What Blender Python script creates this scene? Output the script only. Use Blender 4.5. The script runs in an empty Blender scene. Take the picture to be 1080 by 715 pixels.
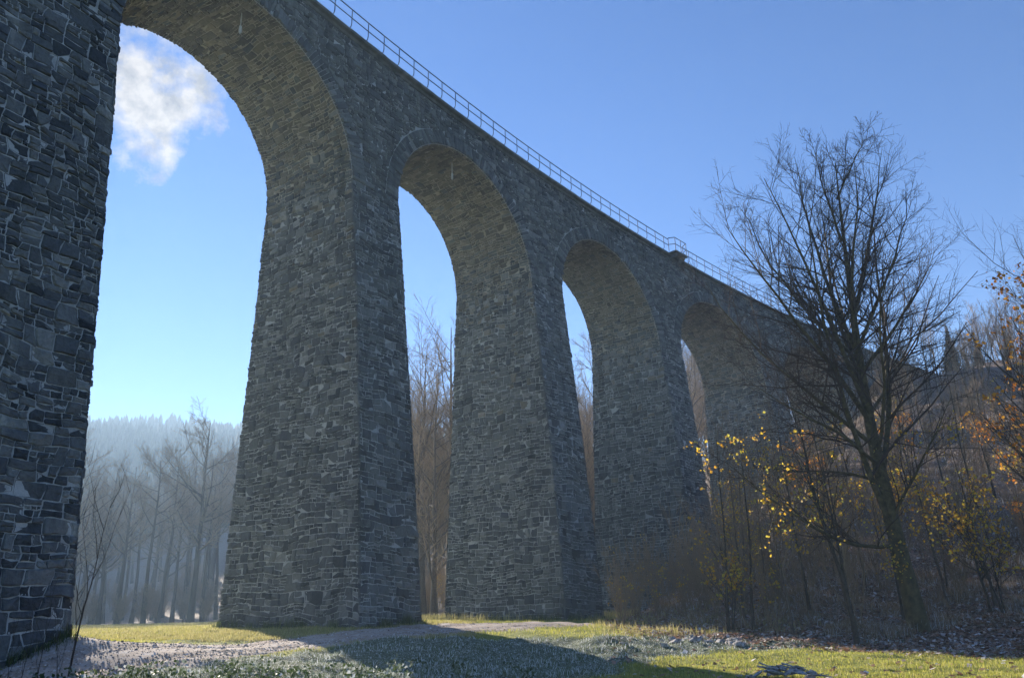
import bpy, math, random
import numpy as np
from mathutils import Vector, geometry

RNG = np.random.default_rng(7)
scene = bpy.context.scene
COL = scene.collection
PI = math.pi

# ------------------------------------------------------------------ helpers
class MB:
    """collects polygons (numpy) and links them as one mesh object"""
    def __init__(self):
        self.v = []; self.n = 0; self.loops = []; self.tot = []; self.mat = []
    def add(self, verts, faces, mat=0):
        # verts (n,3), faces (m,k) constant k
        verts = np.asarray(verts, float).reshape(-1, 3); faces = np.asarray(faces, int)
        if len(faces) == 0: return
        self.v.append(verts)
        self.loops.append((faces + self.n).ravel())
        self.tot.append(np.full(len(faces), faces.shape[1]))
        self.mat.append(np.full(len(faces), mat))
        self.n += len(verts)
    def box(self, c, s, mat=0, rot=None):
        c = np.array(c, float); s = np.array(s, float) / 2
        P = np.array([[x, y, z] for x in (-1, 1) for y in (-1, 1) for z in (-1, 1)], float) * s
        if rot is not None: P = P @ np.array(rot, float)
        F = [[0, 1, 3, 2], [4, 6, 7, 5], [0, 4, 5, 1], [2, 3, 7, 6], [0, 2, 6, 4], [1, 5, 7, 3]]
        self.add(P + c, F, mat)
    def build(self, name, mats, parent=None, smooth=False):
        me = bpy.data.meshes.new(name)
        if self.v:
            V = np.concatenate(self.v); L = np.concatenate(self.loops); T = np.concatenate(self.tot); M = np.concatenate(self.mat)
            me.vertices.add(len(V)); me.vertices.foreach_set('co', V.astype(np.float32).ravel())
            me.loops.add(len(L)); me.loops.foreach_set('vertex_index', L.astype(np.int32))
            me.polygons.add(len(T))
            st = np.concatenate([[0], np.cumsum(T)[:-1]]).astype(np.int32)
            me.polygons.foreach_set('loop_start', st)
            me.polygons.foreach_set('material_index', M.astype(np.int32))
            me.polygons.foreach_set('use_smooth', np.full(len(T), smooth))
            me.update(calc_edges=True)
        for m in (mats if isinstance(mats, (list, tuple)) else [mats]): me.materials.append(m)
        o = bpy.data.objects.new(name, me); COL.objects.link(o)
        if parent is not None: o.parent = parent
        return o

def tag(o, label=None, cat=None, group=None, kind=None):
    if label: o['label'] = label
    if cat: o['category'] = cat
    if group: o['group'] = group
    if kind: o['kind'] = kind
    return o
def empty(name, loc=(0, 0, 0), rz=0.0):
    o = bpy.data.objects.new(name, None); COL.objects.link(o)
    o.location = loc; o.rotation_euler = (0, 0, rz); o.empty_display_size = .3
    return o
def copy_tree(root):
    c = root.copy(); COL.objects.link(c)
    for ch in list(root.children):
        d = ch.copy(); COL.objects.link(d); d.parent = c
    return c
def smooth(x): x = np.clip(x, 0, 1); return x * x * (3 - 2 * x)

def vnoise(x, y, seed=0):
    """2-D value noise, -1..1"""
    xi = np.floor(x).astype(np.int64); yi = np.floor(y).astype(np.int64)
    fx = x - xi; fy = y - yi
    fx = fx * fx * (3 - 2 * fx); fy = fy * fy * (3 - 2 * fy)
    def h(a, b):
        n = (a * 374761393 + b * 668265263 + seed * 1442695041) & 0x7fffffff
        n = ((n ^ (n >> 13)) * 1274126177) & 0x7fffffff
        return ((n ^ (n >> 16)) & 0xffff) / 32767.5 - 1
    return (h(xi, yi) * (1 - fx) + h(xi + 1, yi) * fx) * (1 - fy) + (h(xi, yi + 1) * (1 - fx) + h(xi + 1, yi + 1) * fx) * fy
def fbm(x, y, seed=0, oct=4):
    a = 1; s = 0
    for i in range(oct):
        s = s + a * vnoise(x * 2 ** i, y * 2 ** i, seed + i); a *= .5
    return s

# tubes: pts (m,k,3), rad (m,k)
def tubes(mb, pts, rad, sides=3, mat=0, cap=False):
    m, k, _ = pts.shape
    if m == 0: return
    d = pts[:, -1] - pts[:, 0]; d /= np.linalg.norm(d, axis=1, keepdims=True) + 1e-9
    ref = np.where(np.abs(d[:, 2:3]) > .9, np.array([[1., 0, 0]]), np.array([[0, 0, 1.]]))
    a = np.cross(d, ref); a /= np.linalg.norm(a, axis=1, keepdims=True) + 1e-9
    b = np.cross(d, a)
    th = np.arange(sides) * 2 * PI / sides
    off = a[:, None, :] * np.cos(th)[None, :, None] + b[:, None, :] * np.sin(th)[None, :, None]
    V = pts[:, :, None, :] + off[:, None, :, :] * rad[:, :, None, None]
    idx = np.arange(m * k * sides).reshape(m, k, sides)
    nx = np.roll(idx, -1, axis=2)
    F = np.stack([idx[:, :-1], nx[:, :-1], nx[:, 1:], idx[:, 1:]], -1).reshape(-1, 4)
    mb.add(V.reshape(-1, 3), F, mat)
    if cap:
        mb.n -= 0
        mb.add(V[:, -1].reshape(-1, 3), np.arange(m * sides).reshape(m, sides), mat)

# ------------------------------------------------------------------ materials
def newmat(name):
    m = bpy.data.materials.new(name); m.use_nodes = True
    nt = m.node_tree; b = nt.nodes['Principled BSDF']; b.inputs['Specular IOR Level'].default_value = .25
    return m, nt, b
def nd(nt, t, **kw):
    n = nt.nodes.new(t)
    for k, v in kw.items(): setattr(n, k, v)
    return n
def ramp(nt, fac, stops):
    r = nd(nt, 'ShaderNodeValToRGB'); nt.links.new(fac, r.inputs[0])
    e = r.color_ramp.elements
    while len(e) < len(stops): e.new(.5)
    for i, (p, c) in enumerate(stops):
        e[i].position = p; e[i].color = (*c, 1) if len(c) == 3 else c
    return r.outputs[0]
def noise(nt, scale, detail=4, rough=.55, vec=None, dim='3D'):
    n = nd(nt, 'ShaderNodeTexNoise'); n.inputs['Scale'].default_value = scale
    n.inputs['Detail'].default_value = detail; n.inputs['Roughness'].default_value = rough
    if vec is not None: nt.links.new(vec, n.inputs['Vector'])
    return n
def mix(nt, fac, a, b, mode='MIX'):
    n = nd(nt, 'ShaderNodeMix', data_type='RGBA', blend_type=mode)
    for s, v in ((0, fac), (6, a), (7, b)):
        if hasattr(v, 'links') or hasattr(v, 'is_output'): nt.links.new(v, n.inputs[s])
        elif isinstance(v, (int, float)): n.inputs[s].default_value = v
        else: n.inputs[s].default_value = (*v, 1)
    return n.outputs[2]
def bump(nt, b, h, dist, strength=1.0):
    n = nd(nt, 'ShaderNodeBump'); n.inputs['Distance'].default_value = dist; n.inputs['Strength'].default_value = strength
    nt.links.new(h, n.inputs['Height']); nt.links.new(n.outputs[0], b.inputs['Normal'])

def mat_stone(name, stops, tint, lichen=.25, seed=0.0):
    m, nt, b = newmat(name)
    geo = nd(nt, 'ShaderNodeNewGeometry')
    col = ramp(nt, geo.outputs['Random Per Island'], stops)
    pos = geo.outputs['Position']
    big = noise(nt, .22, 4, .6, pos)
    fine = noise(nt, 9, 6, .65, pos)
    mid = noise(nt, 2.3, 4, .6, pos)
    col = mix(nt, .55, col, ramp(nt, fine.outputs[0], [(.25, (.35, .35, .36)), (.5, (.95, .95, .95)), (.78, (1.75, 1.72, 1.65))]), 'MULTIPLY')
    col = mix(nt, ramp(nt, big.outputs[0], [(.42, (0, 0, 0)), (.68, (.55, .55, .55))]), col, mix(nt, .7, col, tint, 'MIX'), 'MIX')
    # damp and lime runs down the wall
    mp = nd(nt, 'ShaderNodeMapping'); nt.links.new(pos, mp.inputs[0]); mp.inputs['Scale'].default_value = (1.1, 1.1, .09)
    st = noise(nt, 1.0, 5, .65, mp.outputs[0])
    col = mix(nt, 1.0, col, ramp(nt, st.outputs[0], [(.30, (.50, .52, .50)), (.47, (1, 1, 1)), (.60, (1.02, 1.02, 1.0)), (.72, (1.65, 1.62, 1.52))]), 'MULTIPLY')
    # pale lichen freckles
    lich = noise(nt, 21, 3, .6, pos)
    lm = mix(nt, 1.0, ramp(nt, lich.outputs[0], [(.60, (0, 0, 0)), (.70, (1, 1, 1))]), ramp(nt, mid.outputs[0], [(.5, (0, 0, 0)), (.65, (lichen,) * 3)]), 'MULTIPLY')
    col = mix(nt, lm, col, (.36, .36, .32))
    nt.links.new(col, b.inputs['Base Color'])
    b.inputs['Roughness'].default_value = .88
    bump(nt, b, fine.outputs[0], .05, .9)
    return m
def mat_mortar(name, c0, c1):
    m, nt, b = newmat(name)
    geo = nd(nt, 'ShaderNodeNewGeometry')
    n1 = noise(nt, 1.1, 5, .65, geo.outputs['Position']); n2 = noise(nt, 30, 4, .6, geo.outputs['Position'])
    col = ramp(nt, n1.outputs[0], [(.3, c0), (.5, tuple((a + b_) / 2 for a, b_ in zip(c0, c1))), (.72, c1)])
    col = mix(nt, .35, col, ramp(nt, n2.outputs[0], [(.3, (.5, .5, .5)), (.7, (1.3, 1.3, 1.3))]), 'MULTIPLY')
    nt.links.new(col, b.inputs['Base Color']); b.inputs['Roughness'].default_value = .95
    bump(nt, b, n2.outputs[0], .02, .7)
    return m
def mat_simple(name, c0, c1, scale=4, rough=.85, bmp=.01, metal=0.0):
    m, nt, b = newmat(name)
    tc = nd(nt, 'ShaderNodeNewGeometry')
    n = noise(nt, scale, 6, .65, tc.outputs['Position'])
    nt.links.new(ramp(nt, n.outputs[0], [(.3, c0), (.7, c1)]), b.inputs['Base Color'])
    b.inputs['Roughness'].default_value = rough; b.inputs['Metallic'].default_value = metal
    if bmp: bump(nt, b, n.outputs[0], bmp)
    return m
def mat_leaf(name, stops, trans=.5, rough=.6):
    """thin leaf / blade: diffuse plus translucency, one colour per leaf"""
    m, nt, b = newmat(name)
    geo = nd(nt, 'ShaderNodeNewGeometry')
    col = ramp(nt, geo.outputs['Random Per Island'], stops)
    nt.links.new(col, b.inputs['Base Color']); b.inputs['Roughness'].default_value = rough
    tr = nd(nt, 'ShaderNodeBsdfTranslucent'); nt.links.new(col, tr.inputs[0])
    mx = nd(nt, 'ShaderNodeMixShader'); mx.inputs[0].default_value = trans
    nt.links.new(b.outputs[0], mx.inputs[1]); nt.links.new(tr.outputs[0], mx.inputs[2])
    nt.links.new(mx.outputs[0], nt.nodes['Material Output'].inputs[0])
    return m

M = {}
M['stone'] = mat_stone('rubble_stone', [(0, (.042, .044, .048)), (.2, (.080, .083, .088)), (.5, (.120, .123, .126)), (.75, (.155, .156, .153)), (.92, (.205, .204, .195)), (1, (.28, .277, .26))], (.15, .15, .125))
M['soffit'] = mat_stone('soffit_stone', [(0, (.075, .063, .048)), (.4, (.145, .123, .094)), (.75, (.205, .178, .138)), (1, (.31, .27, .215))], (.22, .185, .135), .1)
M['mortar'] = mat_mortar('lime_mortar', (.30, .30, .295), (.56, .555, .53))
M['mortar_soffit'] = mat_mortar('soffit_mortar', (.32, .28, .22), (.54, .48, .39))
M['pale_stone'] = mat_simple('pale_corbel_stone', (.16, .155, .14), (.34, .33, .30), 7, .9, .02)
M['coping'] = mat_simple('mossy_coping', (.05, .055, .04), (.17, .165, .15), 1.7, .9, .02)
M['steel'] = mat_simple('painted_steel', (.008, .010, .025), (.02, .025, .05), 6, .5, 0, .0)
M['bark'] = mat_simple('grey_brown_bark', (.030, .023, .018), (.095, .075, .058), 14, .9, .02)
M['bark_moss_sunfleck'] = mat_simple('moss_sunfleck_bark', (.026, .020, .013), (.15, .12, .055), 5, .9, .02)  # moss, with its olive brightened to paint sunlit flecks into the bark
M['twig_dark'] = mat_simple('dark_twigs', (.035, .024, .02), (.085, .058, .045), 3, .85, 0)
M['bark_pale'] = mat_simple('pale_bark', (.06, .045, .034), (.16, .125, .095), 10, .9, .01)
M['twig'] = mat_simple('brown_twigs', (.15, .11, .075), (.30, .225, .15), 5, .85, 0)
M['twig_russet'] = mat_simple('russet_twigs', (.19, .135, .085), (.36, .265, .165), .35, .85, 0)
M['yellow'] = mat_leaf('yellow_leaf', [(0, (.42, .20, .025)), (.3, (.68, .38, .035)), (.6, (.78, .52, .05)), (.85, (.62, .52, .08)), (1, (.36, .36, .08))])
M['orange'] = mat_leaf('orange_leaf', [(0, (.50, .16, .02)), (.5, (.72, .30, .03)), (1, (.75, .45, .06))])
M['needle'] = mat_simple('spruce_needles', (.012, .022, .012), (.04, .06, .028), 3, .8, 0)
M['litter'] = mat_leaf('fallen_leaf', [(0, (.14, .07, .04)), (.4, (.32, .18, .12)), (.7, (.45, .31, .24)), (.88, (.62, .55, .54)), (1, (.72, .72, .74))], .2)
M['grass'] = mat_leaf('grass_blade', [(0, (.20, .23, .035)), (.45, (.36, .37, .06)), (.8, (.50, .45, .10)), (1, (.62, .55, .25))], .5)
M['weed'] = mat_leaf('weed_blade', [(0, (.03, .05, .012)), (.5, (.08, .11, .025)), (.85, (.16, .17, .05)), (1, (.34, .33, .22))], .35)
M['dry'] = mat_leaf('dry_grass', [(0, (.26, .24, .08)), (.6, (.42, .37, .15)), (1, (.58, .50, .27))], .45)
M['frost'] = mat_leaf('frosted_grass', [(0, (.05, .085, .02)), (.40, (.12, .16, .05)), (.58, (.30, .34, .24)), (.75, (.60, .63, .62)), (1, (.88, .90, .90))], .3)
M['cover'] = mat_leaf('frosted_bramble_leaf', [(0, (.03, .055, .015)), (.45, (.07, .10, .03)), (.75, (.20, .24, .18)), (1, (.60, .63, .64))], .3)
M['brush'] = mat_leaf('dead_undergrowth', [(0, (.12, .085, .052)), (.45, (.29, .21, .13)), (.82, (.48, .36, .23)), (.92, (.60, .59, .60)), (1, (.78, .79, .82))], .3)
M['grit'] = mat_leaf('grit', [(0, (.14, .11, .09)), (.5, (.30, .25, .21)), (.8, (.42, .38, .35)), (1, (.75, .74, .74))], 0.0, .9)
M['wood'] = mat_simple('weathered_wood', (.07, .055, .05), (.52, .50, .50), 11, .85, .01)
M['ice'] = mat_simple('white_pipe', (.45, .45, .42), (.75, .74, .7), 9, .5, 0)
M['deadtree'] = mat_simple('ridge_conifer', (.012, .022, .012), (.035, .05, .022), .3, .85, 0)

# ------------------------------------------------------------------ the viaduct's layout (metres; eye of the photographer 1.6 m above the lawn)
ZO = 1.6
P_ = 14.4
ZT, ZC, ZS, GR = 27.119, 24.694, 18.868, -.05241       # deck, crown, springing, gradient
WT, BF, BF2, BB, BB2, BU = 4.868, .1074, -.0238, .0446, -.0047, .0698
AT, BL, BL2, ZCOR = 1.547, -.0004, .0118, .31
KAP, KAP2 = .00515, -1e-5
DS = {1: -.387, 3: -.219, 4: -.423, 5: .214}
_g = np.linspace(-80, 180, 2081); _ph = KAP * _g + .5 * KAP2 * _g * _g
_h = _g[1] - _g[0]
_X = np.concatenate([[0], np.cumsum((np.cos(_ph[1:]) + np.cos(_ph[:-1])) / 2 * _h)])
_Y = np.concatenate([[0], -np.cumsum((np.sin(_ph[1:]) + np.sin(_ph[:-1])) / 2 * _h)])
_X -= np.interp(0, _g, _X); _Y -= np.interp(0, _g, _Y)
def pos(s, q, z):
    s, q, z = np.broadcast_arrays(np.asarray(s, float), np.asarray(q, float), np.asarray(z, float))
    ph = np.interp(s, _g, _ph)
    return np.stack([np.interp(s, _g, _X) + q * np.sin(ph), np.interp(s, _g, _Y) + q * np.cos(ph), z + GR * s + ZO], -1)
def ps(k): return (k - 2) * P_ + DS.get(k, 0)
def off(side, z):
    h = np.clip(ZS - z, 0, None); u = np.clip(ZT - np.maximum(z, ZS), 0, None)
    b, b2 = (BB, BB2) if side > 0 else (BF, BF2)
    return side * (WT / 2 + BU * u + b * h + b2 * h * h / 20)
def hl(k, e, z):
    h = np.clip(ZS - z, 0, None)
    return AT + BL * h + BL2 * h * h / 20 - (.2 if (k == 4 and e > 0) else 0) + (1.9 if (k == 1 and e < 0) else 0)

CAM = np.array([-24.413, -28.010, ZO]); YAW, PITCH, ROLL, FPX = .6166, .32037, .02461, 859.56
Fv = np.array([math.cos(YAW), math.sin(YAW)]); Rv = np.array([math.sin(YAW), -math.cos(YAW)])
def gp(fw, rt): return CAM[:2] + Fv * fw + Rv * rt          # ground position: metres ahead of / right of where the photographer stood

# ------------------------------------------------------------------ terrain
CT = [(22.8, -11.9, 1.02), (21, -13.4, .35), (18, -12, .30), (18, -9, .30), (21, -9.8, .50), (26, -9, .72), (32, -5.9, 1.05), (34.8, -4, 1.12), (36.8, -12.9, 1.1),
      (43, 2.8, 1.0), (46, 5.0, 1.0), (31, 0, .82), (28, 3.3, .66), (26, -3.2, .72), (23, -2.4, .42), (20, -2.6, .12), (20.5, .5, .05), (25, 4.7, .40), (24, 1.5, .30),
      (22, 8.8, .22), (17, -.8, .02), (17, 5, .0), (16.7, 10.6, .0), (12, 0, .0), (12, -8, .15), (12, 10, .0), (5, 0, 0), (0, 0, 0), (0, 12, 0), (-10, 0, 0),
      (38, 5.5, .92), (50, -22, 1.05), (60, -30, 1.0), (90, -45, 1.0), (90, -25, 1.0), (60, -10, 1.0), (70, 10, 1.0), (50, 12, 1.0), (30, -25, .7), (10, -25, .4), (40, -40, .9),
      (28, 12, .25), (35, 14, .5), (22, 18, .1), (30, 25, .2)]
_c = np.array([np.append(gp(a, b), z) for a, b, z in CT])
def _rbf_fit():
    n = len(_c); D = np.linalg.norm(_c[:, None, :2] - _c[None, :, :2], axis=-1)
    A = np.zeros((n + 1, n + 1)); A[:n, :n] = -D - np.eye(n) * .6; A[:n, n] = 1; A[n, :n] = 1
    return np.linalg.solve(A, np.append(_c[:, 2], 0))
_w = _rbf_fit()
def hill_t(x, y):
    x0 = np.interp(y, [-60, -30, -14, -8, -3, 4, 20, 60, 120], [-4, 1.5, 3, 10, 21, 30, 36, 46, 60])
    return x - x0
def hill_h(x, y):
    t = hill_t(x, y)
    w = 12.0
    r = np.where(t < 0, 0, np.where(t < w, t * t / (2 * w), t - w / 2))
    top = 60 + 8 * vnoise(y / 40, x * 0 + 3.3, 5)
    r = np.where(r > top, top + (r - top) * .12, r)
    return .40 * r
def ridge_h(x, y):
    # distant wooded ridge to the north, behind the meadow
    d = (x - CAM[0]) * .52 + (y - CAM[1]) * .854
    l = (x - CAM[0]) * .854 - (y - CAM[1]) * .52
    return 84 * smooth((d - 230) / 400) * (1 + .10 * vnoise(l / 60, d / 90, 9)) * smooth((520 - np.abs(l)) / 200 + .4)
def height(x, y):
    x = np.asarray(x, float); y = np.asarray(y, float)
    sh = x.shape; xf = x.ravel(); yf = y.ravel(); out = np.empty(len(xf))
    for i in range(0, len(xf), 20000):
        a = xf[i:i + 20000]; b = yf[i:i + 20000]
        d = np.sqrt((a[:, None] - _c[None, :, 0]) ** 2 + (b[:, None] - _c[None, :, 1]) ** 2)
        out[i:i + 20000] = -d @ _w[:-1] + _w[-1]
    base = out.reshape(sh)
    far = smooth((np.hypot(x + 5, y) - 70) / 60)
    base = base * (1 - far) + .9 * far
    z = np.clip(base, -.4, 1.3)
    hh = hill_h(x, y)
    rough = .05 * fbm(x / 1.3, y / 1.3, 3, 3) + .03 * vnoise(x / .35, y / .35, 11)
    z = z + .11 * bank_mask(x, y) * fbm(x / .95, y / .95, 87, 3)
    return z + hh + ridge_h(x, y) + rough * (1 + np.clip(hh, 0, 6) * .25) * (.35 + .65 * smooth((track_d(x, y) - 1.2) / 1.0))

def track_d(x, y):
    """signed distance from the middle of the dirt track that runs in front of the piers"""
    pts = np.array([gp(14, -15), gp(19.5, -11.2), gp(23.5, -9.3), gp(27, -6.9), gp(30.6, -4.0), gp(34, -1.2), gp(38, 2.2)])
    best = np.full(np.shape(x), 1e9)
    for a, b in zip(pts[:-1], pts[1:]):
        ab = b - a; t = np.clip(((x - a[0]) * ab[0] + (y - a[1]) * ab[1]) / (ab @ ab), 0, 1)
        best = np.minimum(best, np.hypot(x - a[0] - t * ab[0], y - a[1] - t * ab[1]))
    return best

def cam_rt(x, y):
    dx = x - CAM[0]; dy = y - CAM[1]
    return dx * Fv[0] + dy * Fv[1], dx * Rv[0] + dy * Rv[1]
def bank_mask(x, y):
    """frost lies on the bank between the track and the lower lawn, and on the left foreground"""
    fw, rt = cam_rt(x, y)
    n = fbm(x / 1.5, y / 1.5, 21, 3) * .9
    edge_lo = np.interp(rt, [-14, -7, -3, -1, 2, 5, 9, 12], [8, 13, 16.5, 18.6, 21.0, 24.2, 25.4, 27])
    edge_hi = np.interp(rt, [-14, -9, -4, 0, 3, 6, 10], [20.5, 21.0, 27.0, 28.6, 28.6, 29.5, 29])
    return smooth((fw - edge_lo + n) / .9 + .5) * smooth((edge_hi - fw + n) / .9 + .5)

def terrain_mesh():
    def axis(c0, c1, step, lim):
        core = np.arange(c0, c1 + step, step); r = [core[-1]]; s = step
        while r[-1] < lim: s *= 1.085; r.append(r[-1] + s)
        l = [core[0]]; s = step
        while l[-1] > -lim: s *= 1.085; l.append(l[-1] - s)
        return np.concatenate([l[::-1][:-1], core, r[1:]])
    xs = axis(-24, 16, .22, 900); ys = axis(-32, 6, .22, 900)
    X, Y = np.meshgrid(xs, ys, indexing='ij')
    Z = height(X, Y)
    n, m = X.shape
    V = np.stack([X, Y, Z], -1).reshape(-1, 3)
    i = np.arange(n * m).reshape(n, m)
    F = np.stack([i[:-1, :-1], i[1:, :-1], i[1:, 1:], i[:-1, 1:]], -1).reshape(-1, 4)
    mb = MB(); mb.add(V, F)
    # ground material: R = frost, G = bare litter, B = track
    fr = bank_mask(X, Y)
    litter = smooth(hill_t(X, Y) / 3.0 + .5 + .25 * fbm(X / 2, Y / 2, 31, 3))
    litter = np.maximum(litter, smooth((cam_rt(X, Y)[0] - 106) / 10))
    tr = smooth((1.5 + .35 * fbm(X / .9, Y / .9, 41, 3) - track_d(X, Y)) / .5)
    m_, nt, b = newmat('ground_cover')
    at = nd(nt, 'ShaderNodeAttribute', attribute_name='cover')
    sep = nd(nt, 'ShaderNodeSeparateColor'); nt.links.new(at.outputs['Color'], sep.inputs[0])
    geo = nd(nt, 'ShaderNodeNewGeometry'); p = geo.outputs['Position']
    n1 = noise(nt, .9, 6, .65, p); n2 = noise(nt, 14, 5, .7, p); n3 = noise(nt, 45, 3, .6, p)
    grass = mix(nt, .6, ramp(nt, n1.outputs[0], [(.3, (.15, .17, .03)), (.55, (.24, .25, .05)), (.75, (.32, .28, .09))]), ramp(nt, n2.outputs[0], [(.25, (.45, .45, .45)), (.75, (1.5, 1.5, 1.5))]), 'MULTIPLY')
    frost = ramp(nt, n2.outputs[0], [(.35, (.05, .07, .03)), (.53, (.14, .16, .10)), (.70, (.58, .61, .62))])
    lit = ramp(nt, n2.outputs[0], [(.3, (.06, .04, .027)), (.47, (.17, .115, .08)), (.58, (.30, .23, .18)), (.70, (.60, .58, .60))])
    dirt = mix(nt, .5, ramp(nt, n1.outputs[0], [(.3, (.20, .15, .12)), (.6, (.34, .27, .23)), (.8, (.55, .50, .47))]), ramp(nt, n3.outputs[0], [(.25, (.5, .5, .5)), (.75, (1.35, 1.35, 1.35))]), 'MULTIPLY')
    c = mix(nt, sep.outputs[0], grass, frost); c = mix(nt, sep.outputs[1], c, lit); c = mix(nt, sep.outputs[2], c, dirt)
    nt.links.new(c, b.inputs['Base Color']); b.inputs['Roughness'].default_value = .95
    bump(nt, b, n2.outputs[0], .06, .8)
    o = mb.build('ground', m_, smooth=True)
    ca = o.data.color_attributes.new('cover', 'FLOAT_COLOR', 'POINT')
    C = np.stack([fr, litter, tr * 0, np.ones_like(fr)], -1).reshape(-1, 4).astype(np.float32)
    ca.data.foreach_set('color', C.ravel())
    o['kind'] = 'structure'
    # the dirt track: its own sheet laid on the ground
    pts = np.array([gp(14, -15), gp(19.5, -11.2), gp(23.5, -9.3), gp(27, -6.9), gp(30.6, -4.0), gp(34, -1.2), gp(38, 2.2)])
    seg = np.concatenate([[0], np.cumsum(np.linalg.norm(np.diff(pts, axis=0), axis=1))])
    t = np.arange(0, seg[-1], .2)
    cx = np.interp(t, seg, pts[:, 0]); cy = np.interp(t, seg, pts[:, 1])
    ker = np.ones(15) / 15; pad = lambda a: np.convolve(np.pad(a, 7, mode='edge'), ker, 'valid')
    cx, cy = pad(cx), pad(cy)
    tx = np.gradient(cx); ty = np.gradient(cy); ln = np.hypot(tx, ty); nx_, ny_ = -ty / ln, tx / ln
    w = np.linspace(-1, 1, 23)
    wl = 2.1 + .4 * fbm(t / 1.1, t * 0 + 2, 51, 3); wr = 2.3 + .4 * fbm(t / 1.1, t * 0 + 7, 57, 3)
    W = np.where(w[None, :] < 0, w[None, :] * wl[:, None], w[None, :] * wr[:, None])
    XX = cx[:, None] + nx_[:, None] * W; YY = cy[:, None] + ny_[:, None] * W
    rut = .05 * np.exp(-((np.abs(W) - .85) / .28) ** 2)
    ZZ = height(XX, YY) + .05 - rut - .09 * np.abs(w[None, :]) ** 6
    i = np.arange(XX.size).reshape(XX.shape)
    F = np.stack([i[:-1, :-1], i[1:, :-1], i[1:, 1:], i[:-1, 1:]], -1).reshape(-1, 4)
    mb = MB(); mb.add(np.stack([XX, YY, ZZ], -1).reshape(-1, 3), F)
    md, nt, b = newmat('track_dirt')
    geo = nd(nt, 'ShaderNodeNewGeometry'); p = geo.outputs['Position']
    n1 = noise(nt, 1.0, 6, .7, p); n3 = noise(nt, 26, 5, .65, p); n4 = noise(nt, 3.2, 5, .7, p)
    c = mix(nt, .6, ramp(nt, n1.outputs[0], [(.3, (.28, .205, .155)), (.55, (.46, .365, .30)), (.75, (.60, .52, .46))]), ramp(nt, n3.outputs[0], [(.25, (.45, .45, .45)), (.75, (1.4, 1.4, 1.4))]), 'MULTIPLY')
    c = mix(nt, ramp(nt, n4.outputs[0], [(.48, (0, 0, 0)), (.66, (.7, .7, .7))]), c, (.52, .50, .50))
    nt.links.new(c, b.inputs['Base Color']); b.inputs['Roughness'].default_value = .95
    bump(nt, b, n3.outputs[0], .03, .8)
    tag(mb.build('path', md, smooth=True), kind='structure')

terrain_mesh()

# ------------------------------------------------------------------ masonry
def rubble_cells(u0, u1, v0, v1, row, asp, rng):
    """random rubble brought to rough courses: panels of one to three stones' height, slanted joints, wavy beds"""
    sd = int(rng.integers(1000)); out = []
    def warp(q):
        q = np.asarray(q, float)
        dv = row * .55 * vnoise(q[:, 0] / (row * 6), q[:, 1] / (row * 8), sd) + row * .16 * vnoise(q[:, 0] / (row * 1.5), q[:, 1] / (row * 1.5), sd + 5)
        du = row * .22 * vnoise(q[:, 0] / (row * 2), q[:, 1] / (row * 1.6), sd + 9)
        return q + np.stack([du, dv], -1)
    v = v0 - row
    while v < v1 + row:
        H = row * rng.uniform(1.5, 2.4)
        u = u0 - row * asp * rng.uniform(1, 3)
        sl = rng.normal(0, .10 * row)
        while u < u1 + row * asp:
            W = row * asp * rng.uniform(.7, 2.0)
            sl2 = rng.normal(0, .14 * row)
            n = int(rng.choice([1, 2, 2, 2, 2, 3])) if W > .9 * row * asp else int(rng.choice([1, 1, 2]))
            cut = np.sort(np.concatenate([[0, 1], (np.arange(1, n) + rng.uniform(-.25, .25, n - 1)) / n])) if n > 1 else np.array([0, 1.])
            tl = rng.normal(0, .06 * row, n + 1); tl[0] = tl[-1] = 0
            for i in range(n):
                b0, b1 = v + H * cut[i], v + H * cut[i + 1]; hh = b1 - b0
                k = max(1, int(round(W / (hh * asp * rng.uniform(.7, 1.5)))))
                js = np.concatenate([[0], np.sort((np.arange(1, k) + rng.uniform(-.3, .3, k - 1)) / k), [1]]) if k > 1 else np.array([0, 1.])
                js_s = rng.normal(0, .10 * row, k + 1); js_s[0], js_s[-1] = sl, sl2
                for a, b, sa, sb in zip(js[:-1], js[1:], js_s[:-1], js_s[1:]):
                    xa, xb = u + W * a, u + W * b
                    f0, f1 = cut[i] - .5, cut[i + 1] - .5
                    ya, yb = b0 + tl[i] * (a - .5) * 2, b0 + tl[i] * (b - .5) * 2
                    za, zb = b1 + tl[i + 1] * (a - .5) * 2, b1 + tl[i + 1] * (b - .5) * 2
                    e = .05 * row
                    xm0, xm1 = xa + (xb - xa) * rng.uniform(.3, .7), xa + (xb - xa) * rng.uniform(.3, .7)
                    q = np.array([(xa + sa * f0 * 2, ya), (xm0, (ya + yb) / 2), (xb + sb * f0 * 2, yb), (xb + sb * (f0 + f1), (yb + zb) / 2), (xb + sb * f1 * 2, zb), (xm1, (za + zb) / 2), (xa + sa * f1 * 2, za), (xa + sa * (f0 + f1), (ya + za) / 2)])
                    q[1::2] += rng.normal(0, e, (4, 2)); q[0::2] += rng.normal(0, e * .5, (4, 2))
                    r = rng.random()
                    if r < .14: q = np.delete(q, [0, 2, 4, 6][int(rng.integers(4))], 0)     # a knocked-off corner
                    out.append(warp(q))
            u += W; sl = sl2
        v += H
    return out

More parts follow.
